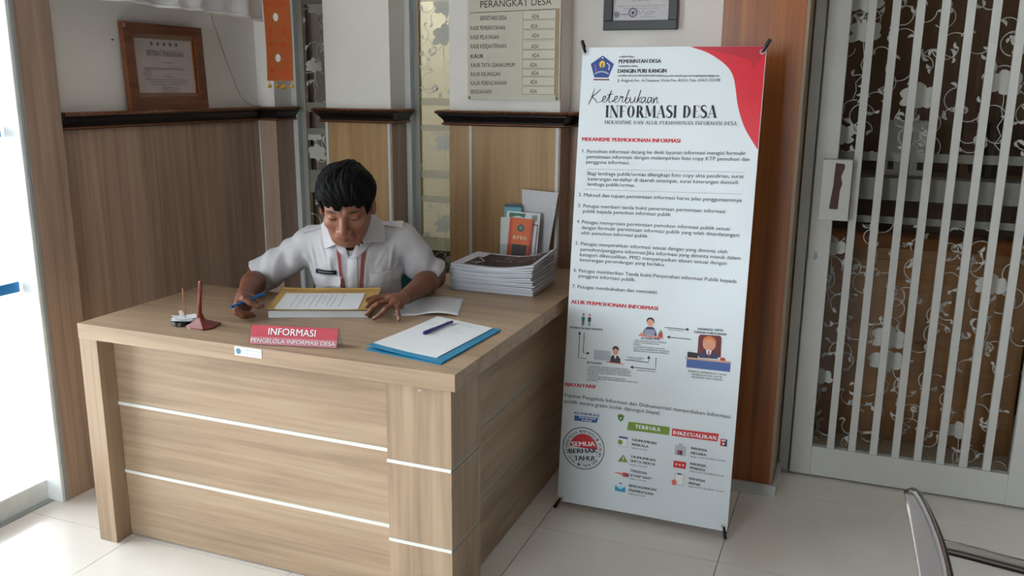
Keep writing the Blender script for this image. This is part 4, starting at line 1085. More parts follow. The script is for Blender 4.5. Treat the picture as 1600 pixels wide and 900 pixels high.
# right certificate on the recess wall
cf2 = empty('black_framed_certificate', (-.85, 3.56, 1.72), 'certificate with signature and stamps in a black frame above the banner', 'picture frame')
def rf(u, v, w): return (-1.0 + u, 3.576 - w, 1.7205 + v)
def fr2(name, u0, v0, u1, v1, mt, w0, w1, par=cf2, bv=.002):
    return MB().add([rf(u, v, w) for w in (w0, w1) for u, v in rect(u0, v0, u1, v1)], [(3, 2, 1, 0), (4, 5, 6, 7), (0, 1, 5, 4), (1, 2, 6, 5), (2, 3, 7, 6), (3, 0, 4, 7)]).build(name, mt, par, bevel=bv)
bk = plain('black_frame_lacquer', (24, 24, 26), .35, var=.1)
fr2('frame_rail', 0, 0, .298, .036, bk, 0, .02); fr2('frame_rail', 0, .40, .298, .436, bk, 0, .02); fr2('frame_stile', 0, .036, .036, .40, bk, 0, .02); fr2('frame_stile', .262, .036, .298, .40, bk, 0, .02)
cp2 = fr2('certificate_sheet', .036, .036, .262, .40, plain('certificate_paper', (208, 206, 212), .4, var=.02), 0, .006, bv=0)
cw = .0064
m = MB()
for k, (x0_, x1_, y_, h_) in enumerate(((.085, .215, .175, .012), (.12, .18, .150, .006), (.075, .225, .128, .008), (.115, .185, .110, .006), (.058, .245, .090, .005), (.08, .22, .080, .0045))): squig(m, rf, (x0_, y_), (x1_, y_), h_, 20 + k, w=cw)
stroke(m, rf, catmull([(.128, .065), (.140, .074), (.146, .060), (.158, .072), (.168, .064), (.19, .071), (.205, .066), (.18, .060), (.165, .056)], 4), .0008, cw)
stroke(m, rf, [(.150, .050), (.205, .051)], .0007, cw); stroke(m, rf, [(.068, .060), (.098, .061)], .0016, cw)
m.build('lettering', ink_grey, cp2)
m = MB()
for r in (.0175, .0135):
    P_ = ell((.118, .067), r, None, 24); stroke(m, rf, P_ + [P_[0]], .0013, cw + .0001)
poly2(m, rf, [(.111, .072), (.125, .072), (.124, .063), (.118, .058), (.112, .063)], cw)
P_ = ell((.053, .060), .009, None, 18); stroke(m, rf, P_ + [P_[0]], .0018, cw); poly2(m, rf, rect(.049, .056, .057, .064), cw)
m.build('stamp_print', plain('violet_stamp_ink', (96, 84, 120), .6, var=.1), cp2)

# ================================================================ HANGING CLOTHS
shf = empty('offering_shelf', (-2.5, 2.9, 2.05), 'wooden wall shelf draped with white cloth above the certificate', 'shelf')
MB().box((-2.62, 2.25, 2.03), (-2.42, 3.40, 2.055)).build('board', frame_wood, shf)
for y in (2.45, 3.2): MB().box((-2.62, y, 1.90), (-2.598, y + .03, 2.03)).build('bracket', frame_wood, shf)
cloth_m = plain('white_lace_cloth', (216, 216, 221), .8, var=.06, scale=18, bump=.2, bscale=90)
def cl(a, b):
    y = 2.24 + a * .98
    z = 1.768 + .001 * math.sin(a * 9) + b * .30
    k = (1 - b)
    x = -2.392 + (.018 * math.sin(y * 21) + .010 * math.sin(y * 47 + 1)) * (0.35 + .65 * k)
    return (x, y, z - (.012 * max(0, (a - .72)) / .28 if b < .5 else 0))
cth = MB().sheet(cl, 70, 12, .0015).build('white_cloth', cloth_m, smooth=True, loc=(-2.39, 2.73, 1.77), label='gathered white cloth hanging from the shelf above the certificate', cat='cloth')
m = MB(); m.sheet(lambda a, b: tuple(np.array(cl(a, b * .035)) + np.array([.0016, 0, -.001])), 70, 1, .0012); m.build('hem', plain('cloth_hem', (232, 230, 234), .7, var=.03), cth, smooth=True)
m = MB(); m.box((-2.60, 2.26, 2.0555), (-2.392, 3.2, 2.060)); m.build('top_fold', cloth_m, cth)
orange = plain('orange_felt', (180, 90, 40), .85, var=.06, scale=30, bump=.3, bscale=300)
ls = empty('orange_hanging_strip', (-2.36, 3.2, 1.51), 'orange embroidered cloth strip with mirrors and yellow tassels hanging in the corner', 'cloth')
OX0, OX1, OY = -2.376, -2.246, 3.20
of = lambda u, v, w: (OX0 + u, OY - w + .004 * math.sin(v * 11), 1.512 + v)
MB().sheet(lambda a, b: of(a * (OX1 - OX0), b * .535, 0), 6, 20, -.003).build('felt_strip', orange, ls, smooth=40)
red_r = plain('red_sequin', (196, 40, 30), .4, var=.05); mir = plain('round_mirror', (226, 226, 222), .2, var=.03); olive_t = plain('olive_thread', (146, 116, 40), .7, var=.1)
for v0 in (0.0, .165, .33):
    for uu, vv in ((.028, .040), (.095, .036), (.026, .150), (.092, .146)):
        mm = MB()
        for k in range(14):
            a, b_ = 2 * math.pi * k / 14, 2 * math.pi * (k + 1) / 14
            poly2(mm, of, [(uu + r * math.cos(t), v0 + vv + r * math.sin(t)) for r, t in ((.0035, a), (.0085, a), (.0085, b_), (.0035, b_))], .001)
        mm.build('sequin', red_r, ls)
    mm = MB(); mm.prism(ell((.060, v0 + .094), .0125, .0165, 16), of, .003); mm.build('mirror_disc', mir, ls)
    mm = MB()
    for k in range(16):
        a = 2 * math.pi * k / 16
        stroke(mm, of, [(.06 + .016 * math.cos(a), v0 + .094 + .021 * math.sin(a)), (.06 + .026 * math.cos(a), v0 + .094 + .032 * math.sin(a))], .0012, .0008)
    mm.build('embroidery', olive_t, ls)
    mm = MB(); stroke(mm, of, [(0, v0 + .165), (.13, v0 + .165)], .0010, .0008); mm.build('seam', olive_t, ls)
ytas = plain('yellow_pompom', (216, 160, 40), .9, var=.1, scale=80)
for k, uu in enumerate((.012, .048, .080, .122)):
    mm = MB(); c0 = of(uu, 0, 0)
    mm.tube([c0, (c0[0], c0[1], c0[2] - .014)], .0012, 6)
    r_ = .0085 if k != 2 else .011
    mm.lathe((c0[0], c0[1], c0[2] - .014 - 2 * r_), [(r_ * math.sin(t), r_ - r_ * math.cos(t)) for t in [math.pi * (i + .3) / 8.6 for i in range(8)]], 12)
    mm.build('tassel', ytas, ls, smooth=True)
hk = empty('cloth_hanger_rod', (-2.31, 3.2, 2.05), 'thin rod carrying the orange strip in the corner', 'rod')
MB().tube([(-2.40, 3.201, 2.05), (-2.24, 3.201, 2.05)], .005, 8).build('rod', frame_wood, hk)
cable_m = plain('thin_brown_cable', (176, 158, 132), .6, var=.1)
MB().tube([(-2.617, 3.10, 1.95), (-2.616, 3.16, 1.78), (-2.614, 3.235, 1.60), (-2.60, 3.30, 1.445), (-2.585, 3.31, 1.42), (-2.575, 3.35, 1.402), (-2.57, 3.40, 1.400)], .0022, 6).build('wall_cable', cable_m, smooth=True, loc=(-2.6, 3.3, 1.4), label='thin slack cable running down the left wall to the rail', cat='cable')

# ================================================================ THINGS ON THE DESK
# tent sign
ts = empty('information_tent_sign', (-1.48, 2.06, D), 'clear acrylic tent sign with red INFORMASI card at the desk front', 'desk sign')
tA = np.array([-1.614, 2.0165, D + .0005]); tB = np.array([-1.349, 2.0790, D + .0005])
tu = (tB - tA); TL = np.linalg.norm(tu); tu /= TL
tb = np.array([-tu[1], tu[0], 0])
apex = .024; HT = .054
tV = (tb * apex + np.array([0, 0, HT])); TH = np.linalg.norm(tV); tV /= TH
tn = np.cross(tu, tV)
tfn = lambda u, v, w: tuple(tA + tu * u + tV * v + tn * w)
def slab(fn, u0, v0, u1, v1, w0, w1):
    return MB().add([fn(u, v, w) for w in (w0, w1) for u, v in rect(u0, v0, u1, v1)], [(3, 2, 1, 0), (4, 5, 6, 7), (0, 1, 5, 4), (1, 2, 6, 5), (2, 3, 7, 6), (3, 0, 4, 7)])
slab(tfn, 0, 0, TL, TH, -.0015, .0).build('front_plate', acrylic, ts)
tV2 = (-tb * apex + np.array([0, 0, HT])); tV2 /= np.linalg.norm(tV2)
tA2 = tA + tb * apex * 2
tn2 = np.cross(tu, tV2)
tfn2 = lambda u, v, w: tuple(tA2 + tu * u + tV2 * v + tn2 * w)
slab(tfn2, 0, 0, TL, TH, 0, .0015).build('back_plate', acrylic, ts)
sg_red = plain('sign_red', (190, 66, 80), .35, var=.05); sg_pink = plain('sign_pink', (196, 116, 128), .35, var=.05)
crd = slab(tfn, .004, .0015, TL - .004, TH - .001, .0004, .0009).build('card', sg_pink, ts)
m = MB(); poly2(m, tfn, rect(.004, TH * .40, TL - .004, TH - .0012), .0011); m.build('red_field', sg_red, crd)
sh_m = MB(); wt_m = MB()
for mm, dx, ww, bd in ((sh_m, .0012, .0013, .035), (wt_m, 0, .0016, .012)):
    put_text(mm, tfn, 'INFORMASI', (.058 + dx, TH * .53 - dx * .8), (.202 + dx, TH * .53 - dx * .8), .0195, bd, w=ww)
    put_text(mm, tfn, 'PENGELOLA INFORMASI DESA', (.008 + dx, TH * .11 - dx * .6), (TL - .008 + dx, TH * .11 - dx * .6), .0120, bd, w=ww)
sh_m.build('letter_shadow', plain('sign_letter_shadow', (90, 40, 56), .5, var=.05), crd); wt_m.build('lettering', ink_white, crd)

# pen stand
ps = empty('desk_pen_stand', (-1.862, 2.11, D), 'reddish brown plastic desk pen standing in a sloped base', 'pen stand')
br = plain('red_brown_plastic', (120, 48, 42), .3, var=.06)
m = MB()
base = [(-1.908, 2.085), (-1.835, 2.082), (-1.818, 2.108), (-1.832, 2.165), (-1.880, 2.160)]
cx_, cy_ = -1.872, 2.112
lv = [(1.0, 0), (1.0, .006), (.62, .015), (.30, .024), (.22, .034), (.20, .044)]
V = [(cx_ + (x - cx_) * s, cy_ + (y - cy_) * s, D + z) for s, z in lv for x, y in base]
F = [tuple(range(4, -1, -1)), tuple(len(base) * (len(lv) - 1) + k for k in range(5))]
for i in range(len(lv) - 1):
    for k in range(5): F.append((i * 5 + k, i * 5 + (k + 1) % 5, (i + 1) * 5 + (k + 1) % 5, (i + 1) * 5 + k))
m.add(V, F); m.build('base', br, ps, bevel=.003)
m = MB(); pw = lambda u, v, w: (-1.898 + u, 2.0838 - w, D + .001 + v); poly2(m, pw, [(.004, .0022), (.010, .0022), (.007, .0048)], .0008); poly2(m, pw, rect(0, 0, .014, .0014), .0008); m.build('maker_mark', ink_white, ps)
pp = MB().tube([(-1.872, 2.112, D + .030), (-1.868, 2.110, D + .048), (-1.856, 2.103, D + .095), (-1.842, 2.095, D + .150), (-1.841, 2.0945, D + .156)], [.0075, .0078, .0062, .0058, .004], 12).build('pen', br, ps, smooth=60)
MB().tube([(-1.8445, 2.090, D + .150), (-1.853, 2.095, D + .112)], .0016, 6).build('clip', br, pp)
# memo spike
mh = empty('memo_holder', (-1.935, 2.125, D), 'black round memo spike with curly copper wire and impaled slips', 'memo holder')
MB().lathe((-1.942, 2.120, D), [(.034, 0), (.038, .003), (.037, .012), (.033, .0155)], 28).build('base', black_gloss, mh, smooth=40)
for k, (a, zz) in enumerate(((.3, .0165), (.6, .0185), (.1, .0205), (.9, .0235))):
    ca, sa = math.cos(a), math.sin(a)
    def sl_(u, v, k=k, ca=ca, sa=sa, zz=zz):
        x, y = (u - .55) * .072, (v - .5) * .052
        return (-1.932 + x * ca - y * sa, 2.122 + x * sa + y * ca, D + zz + (.012 * max(0, .3 - u) if k == 3 else 0) + .003 * (u - .5) ** 2)
    MB().sheet(sl_, 6, 4, .0008).build('paper_slip', paper, mh)
MB().sheet(lambda u, v: (-1.962 + u * .03 + v * .004, 2.122 - u * .022 + v * .012, D + .028 + (1 - u) * .012), 5, 2, .001).build('paper_slip', paper, mh)
cop = plain('copper_wire', (180, 120, 96), .25, metal=.8, var=.05)
MB().tube(catmull([(-1.934, 2.120, D + .012), (-1.934, 2.120, D + .045), (-1.9325, 2.120, D + .055), (-1.937, 2.119, D + .066), (-1.9355, 2.119, D + .078), (-1.934, 2.118, D + .092), (-1.934, 2.118, D + .118)], 5), .0017, 8).build('wire', cop, mh, smooth=True)

# blue folder, paper and pen
fo = empty('blue_folder', (-1.13, 2.27, D), 'sky blue card folder lying at the desk corner under a white form', 'folder')
fblue = plain('sky_blue_card', (36, 132, 174), .45, var=.04)
fc = [np.array(p) for p in ((-1.269, 2.100), (-1.007, 2.056), (-.985, 2.440), (-1.243, 2.485))]
def quad(c, u, v): return c[0] * (1 - u) * (1 - v) + c[1] * u * (1 - v) + c[2] * u * v + c[3] * (1 - u) * v
def fsh(c, z, lift=0):
    return lambda u, v: (*quad(c, u, v), z + lift * (1 - u) ** 2 * (1 - v) ** 2)
MB().sheet(fsh(fc, D + .0008), 10, 10, .0012).build('back_cover', fblue, fo)
fc2 = [fc[0] + np.array([.004, .006]), fc[1] + np.array([-.003, .010]), fc[2], fc[3]]
MB().sheet(fsh(fc2, D + .0032, .010), 10, 10, .0012).build('front_cover', fblue, fo)
pc = [np.array(p) for p in ((-1.262, 2.133), (-1.040, 2.096), (-1.013, 2.440), (-1.236, 2.502))]
pfn = lambda u, v, w: (*quad(pc, u, v), D + .0058 + .008 * (1 - u) ** 2 * (1 - v) ** 2 + w)
form = MB().sheet(lambda u, v: pfn(u, v, 0), 10, 10, .0006).build('paper_form', paper, loc=(-1.13, 2.28, D), label='white printed form lying on the blue folder', cat='paper')
m = MB()
poly2(m, pfn, ell((.30, .90), .028, .022, 10), .0009)
for k, (u, v, w_) in enumerate(((.42, .93, .45), (.46, .89, .36), (.12, .80, .1), (.12, .74, .12), (.45, .76, .2), (.55, .69, .24))):
    squig(m, pfn, (u, v), (u + w_, v), .016, k, w=.0009)
m.build('lettering', plain('faint_print', (168, 172, 182), .7, var=.08), form)
pv = plain('violet_plastic', (70, 50, 138), .3, var=.05)
pn = empty('violet_pen', (-1.163, 2.37, D + .008), 'violet ballpoint pen lying on the white form', 'pen')
q0, q1 = np.array([-1.176, 2.285, D + .0125]), np.array([-1.152, 2.440, D + .0125])
L_ = lambda t: q0 + (q1 - q0) * t
MB().tube([L_(0), L_(.02), L_(.34), L_(.36)], [.004, .0058, .0058, .005], 12).build('cap', pv, pn, smooth=50)
MB().tube([L_(.36), L_(.98), L_(1)], [.0048, .0048, .003], 12).build('barrel', pv, pn, smooth=50)
MB().tube([L_(.02) + np.array([.004, -.001, .006]), L_(.26) + np.array([.004, -.001, .006])], .0014, 6).build('clip', pv, pn)

# glossy white sheet
gc = [np.array(p) for p in ((-1.385, 2.470), (-1.181, 2.552), (-1.272, 2.790), (-1.455, 2.725))]
MB().sheet(lambda u, v: (*quad(gc, u, v), D + .0008 + .010 * (math.sin(math.pi * min(1, max(0, (u - .35) / .65)))) ** 1.0 * (.35 + .65 * (1 - v))), 24, 8, .0006).build('glossy_sheet', paper_gloss, smooth=True, loc=(-1.32, 2.63, D), label='glossy white sheet curling up beside the forearm', cat='paper')

# document block, kraft folder and sheet in front of the man
A22 = math.radians(23.2)
du = np.array([math.cos(A22), math.sin(A22)]); dv = np.array([-math.sin(A22), math.cos(A22)])
d0 = np.array([-1.745, 2.288])
def dfn(o, z): return lambda u, v, w=0: (*(d0 + du * (o[0] + u) + dv * (o[1] + v)), D + z + w)
doc = empty('document_stack', (-1.63, 2.42, D), 'thick block of white documents under the kraft folder', 'documents')
for k in range(4):
    f_ = dfn((.001 * (k % 2), .001 * k), .0006 + k * .0056)
    MB().sheet(lambda u, v: f_(u * .325, v * .215), 4, 4, .0052).build('bundle', paper, doc)
kraft = plain('kraft_card', (186, 148, 84), .6, var=.06, scale=14)
kf = empty('kraft_folder', (-1.63, 2.42, D + .024), 'open kraft brown folder held by the seated man', 'folder')
kz = lambda u, v: .024 + .006 * (2 * abs(u - .5)) ** 3 + .011 * v + .003 * math.sin(u * 3.1)
kfn = lambda u, v, w=0: (*(d0 + du * (-.004 + u * .345) + dv * (-.006 + v * .235)), D + kz(u, v) + w)
MB().sheet(lambda u, v: kfn(u, v), 20, 8, .0012).build('cover', kraft, kf, smooth=40)
MB().sheet(lambda u, v: kfn(u, .985 + v * .03, .002 + .006 * v), 20, 2, .0012).build('spine_edge', kraft, kf, smooth=40)
rs = MB().sheet(lambda u, v: kfn(.07 + u * .79, .02 + v * .80, .0018), 16, 6, .0006).build('report_page', paper, loc=(-1.64, 2.42, D + .03), label='white page with ruled columns lying in the open kraft folder', cat='paper')
m = MB()
rfn = lambda u, v, w: kfn(.07 + u * .79, .02 + v * .80, .0018 + w)
for u in (.17, .25, .40, .47, .60, .66, .75):
    stroke(m, rfn, [(u, .12), (u, .5), (u, .92)], .0035, .0009)
for u in (.33, .54): squig(m, rfn, (u, .3), (u, .85), .02, int(u * 100), w=.0009)
m.build('lettering', plain('page_print', (150, 152, 160), .7, var=.1), rs)

# booklets
rnd = random.Random(8)
cov = plain('booklet_black_print', (26, 27, 34), .5, var=.08, scale=30)
NB = 13
th = .0066
edge_var = [plain('booklet_paper_%d' % k, c, .65, var=.02) for k, c in enumerate(((212, 216, 226), (226, 228, 234), (200, 205, 218)))]
ordn = ['bottom', 'second', 'third', 'fourth', 'fifth', 'sixth', 'seventh', 'eighth', 'ninth', 'tenth', 'eleventh', 'twelfth']
for k in range(NB):
    f = k / (NB - 1)
    jx, jy, ja = rnd.uniform(-.004, .004), rnd.uniform(-.004, .004), rnd.uniform(-.02, .02)
    if k == 4: jx += .006
    z0 = D + .0008 + k * (th + .0003)
    def bfn2(u, v, w=0, k=k, f=f, jx=jx, jy=jy, ja=ja, z0=z0):
        x = -1.377 + u * .328 + jx; y = 2.896 + v * .255 + jy
        xx = x + ja * (y - 3.02); yy = y - ja * (x + 1.21)
        z = z0 + f * f * (.030 * max(0, (u - .55) / .45) ** 2 * (.5 + .7 * v) - .006 * math.sin(math.pi * min(1, u / .8))) + f * .004 * math.sin(u * 7 + k) * .3
        return (xx + .010 * f * max(0, u - .8) * v, yy, z + w + .012 * f)
    lab = 'topmost booklet of the stack with black printed cover' if k == NB - 1 else ('white booklet, %s of the stack counted from the desk' % ordn[k])
    b_ = empty('booklet', (-1.21, 3.02, z0), lab, 'booklet', 'stapled booklets in the stack')
    for i in range(3):
        MB().sheet(lambda u, v: bfn2(u + .002 * math.sin(i * 2.1 + k), v + .004 * math.sin(i * 1.7 + k * 2.3), i * th / 3), 14, 6, th / 3 - .0003).build('leaves', edge_var[(i + k) % 3], b_)
    if k == NB - 1:
        cvp = lambda u, v, w: bfn2(.13 + u * .82, .07 + v * .84, th + w)
        mm = MB()
        gridp = [[cvp(i / 12 * (1 - .0 * j) , j / 6, .0004) for j in range(7)] for i in range(13)]
        for i in range(12):
            for j in range(6):
                if i == 0 and j > 3: continue
                mm.add([gridp[i][j], gridp[i + 1][j], gridp[i + 1][j + 1], gridp[i][j + 1]], [(0, 1, 2, 3)])
        cvo = mm.build('cover_print', cov, b_)
        mm = MB()
        squig(mm, cvp, (.30, .44), (.95, .44), .07, 5, .007, w=.0009)
        squig(mm, cvp, (.42, .66), (.88, .66), .05, 6, .006, w=.0009)
        stroke(mm, cvp, [(.04, .62), (.20, .36), (.14, .12)], .008, .0009); stroke(mm, cvp, [(.06, .16), (.16, .28)], .012, .0009); stroke(mm, cvp, [(.40, .80), (.92, .80)], .012, .0009)
        mm.build('lettering', ink_white, cvo, kind='stuff')

# leaflet holder and leaflets
hx, hy = -1.285, 3.31
lh = empty('leaflet_holder', (hx, hy, D), 'clear acrylic leaflet holder behind the booklet stack', 'leaflet holder')
def card(cx, w, y, lean, z0, h, rot=0.0):
    """upright card frame: u across, v up, leaning back"""
    ca, sa = math.cos(rot), math.sin(rot)
    U = np.array([ca, 0, sa]); Vv = np.array([-sa * math.cos(lean), math.sin(lean), ca * math.cos(lean)]); N_ = np.cross(U, Vv)
    o = np.array([cx - w / 2, y, z0])
    return lambda u, v, ww: tuple(o + U * u + Vv * v + N_ * ww)
f0 = card(hx, .150, hy, .20, D + .008, .2)
slab(f0, 0, 0, .150, .10, .0, .002).build('front_plate', acrylic, lh)
f1 = card(hx, .150, hy + .050, .20, D + .003, .2)
slab(f1, 0, 0, .150, .12, -.002, 0).build('back_plate', acrylic, lh)
MB().box((hx - .075, hy, D + .0005), (hx + .075, hy + .053, D + .004)).build('base_plate', acrylic, lh)
def leaf(name, fn, w, h, mt, label, cat='leaflet', t=.0012, group=None):
    o = slab(fn, 0, 0, w, h, -t, 0)
    return o.build(name, mt, loc=fn(w / 2, 0, 0), label=label, cat=cat, group=group)
org = plain('orange_leaflet', (216, 98, 26), .35, var=.04)
fo_ = card(-1.270, .102, hy + .005, .16, D + .010, .2, -.035)
o1 = leaf('orange_leaflet', fo_, .102, .208, org, 'orange BPBD leaflet with crest and photo in the acrylic holder')
m = MB(); poly2(m, fo_, pentagon((.051, .168), .0165, .0170), .0005); m.build('crest', plain('leaflet_crest', (56, 96, 104), .5, var=.1), o1)
m = MB(); poly2(m, fo_, ell((.051, .168), .007, .008, 10), .0008); m.build('crest_centre', plain('leaflet_crest_centre', (120, 150, 120), .5, var=.1), o1)
m = MB(); put_serif(m, fo_, 'BPBD', (.020, .121), (.084, .121), .0145, .09, .05); m.build('lettering', plain('pale_orange_print', (240, 214, 180), .5, var=.02), o1)
m = MB(); poly2(m, fo_, rect(.020, .0, .084, .100), .0005); m.build('photo', plain('leaflet_photo', (74, 62, 58), .4, var=.5, scale=90), o1)
m = MB(); poly2(m, fo_, rect(.0, .0, .012, .208), .0004); poly2(m, fo_, rect(.092, .0, .102, .208), .0004); m.build('border', plain('red_orange_border', (206, 66, 34), .4, var=.05), o1)
fw_ = card(-1.302, .095, hy + .012, .17, D + .010, .2, .05)
o2 = leaf('white_leaflet', fw_, .095, .205, plain('mint_white_card', (206, 214, 212), .5, var=.04), 'white leaflet at the left of the acrylic holder')
fg = card(-1.268, .150, hy + .020, .17, D + .010, .2, -.03)
o3 = leaf('brochure', fg, .148, .232, paper, 'white brochure with a green scroll at its top behind the orange leaflet')
m = MB(); poly2(m, fg, [(.012, .226), (.085, .226), (.080, .210), (.05, .216), (.012, .205)], .0005); m.build('green_scroll', plain('green_scroll_print', (60, 120, 96), .5, var=.1), o3)
m = MB(); poly2(m, fg, rect(.112, .200, .136, .224), .0005); m.build('corner_panel', plain('grey_panel_print', (150, 148, 150), .5, var=.2, scale=200), o3)
ft = card(-1.268, .140, hy + .028, .17, D + .012, .2, -.02)
o4 = leaf('teal_brochure', ft, .140, .190, plain('teal_card', (70, 124, 130), .5, var=.06), 'teal brochure at the back of the acrylic holder')
fb = card(-1.315, .075, hy + .030, .17, D + .010, .2, .0)
o5 = leaf('blue_brochure', fb, .075, .258, plain('aqua_card', (110, 176, 190), .5, var=.08), 'aqua topped brochure standing tallest at the left of the holder')
m = MB(); poly2(m, fb, rect(0, .246, .075, .258), .0005); m.build('dark_band', plain('navy_band', (40, 84, 110), .5, var=.05), o5)
fr_ = card(-1.262, .1, hy + .0145, .165, D + .010, .2, -.05)
o6 = leaf('red_brochure', fr_, .108, .188, plain('dark_red_card', (150, 50, 54), .5, var=.1), 'dark red edged brochure tucked behind the orange leaflet')
m = MB(); poly2(m, fr_, rect(.088, .01, .106, .184), .0005); m.build('white_border', paper, o6)
fcx = card(-1.222, .160, hy + .083, .06, D + .002, .3, -.045)
m = MB(); m.add([fcx(u, v, w) for w in (-.003, 0) for u, v in ((.03, .0), (.130, .0), (.160, .325), (.0, .325))], [(3, 2, 1, 0), (4, 5, 6, 7), (0, 1, 5, 4), (1, 2, 6, 5), (2, 3, 7, 6), (3, 0, 4, 7)])
m.build('white_card', plain('plain_white_board', (206, 206, 212), .45, var=.01), loc=fcx(.08, 0, 0), label='large blank white card standing behind the leaflets', cat='card')

# ================================================================ WAITING CHAIR (near right)
wc = empty('waiting_chair', (.45, 1.35, 0), 'grey steel waiting chair with chrome edge and armrest at the right', 'chair')
FY, NY = 1.665, 1.12
def back(u, v):      # u along the width (far to near), v up
    y = FY + (NY - FY) * u
    x = .222 - .078 * v + .030 * u + .020 * math.sin(math.pi * u)
    z = .44 + .36 * v
    cr = max(0, 1 - u / .16)
    z -= .0 if v < .5 else .030 * cr ** 2 * (v - .5) * 2
    return (x, y, z)
bk_ = MB().sheet(lambda u, v: back(u, v), 20, 16, .004).build('backrest', steel_grey, wc, smooth=60)
edge = [back(0, v / 12) for v in range(0, 13)] + [back(u / 16, 1) for u in range(1, 17)] + [back(1, 1 - v / 12) for v in range(1, 13)]
MB().tube(edge, .0075, 8).build('chrome_edge', chrome, wc, smooth=True)
def seat(u, v): return (.225 + .42 * v, FY + (NY - FY) * u, .435 - .03 * math.sin(math.pi * v) + .012 * (v > .95))
MB().sheet(seat, 12, 14, .004).build('seat', steel_grey, wc, smooth=60)
for u, y in ((0, FY + .035), (1, NY - .03)):
    arm = catmull([(.185, y, .650), (.225, y, .655), (.33, y, .645), (.47, y, .632), (.56, y, .618), (.585, y, .58), (.55, y, .46), (.50, y, .40)], 5)
    MB().tube(arm, .015, 10).build('armrest', chrome, wc, smooth=True)
MB().box((.36, NY - .02, .36), (.42, FY + .02, .40)).build('beam', chrome, wc, bevel=.004)
for y in (FY - .06, NY + .06):
    MB().tube([(.39, y, .37), (.39, y, .05)], .02, 10).build('leg', chrome, wc, smooth=60)
    MB().tube([(.16, y, .018), (.39, y, .05), (.64, y, .018)], .016, 10).build('foot', chrome, wc, smooth=True)

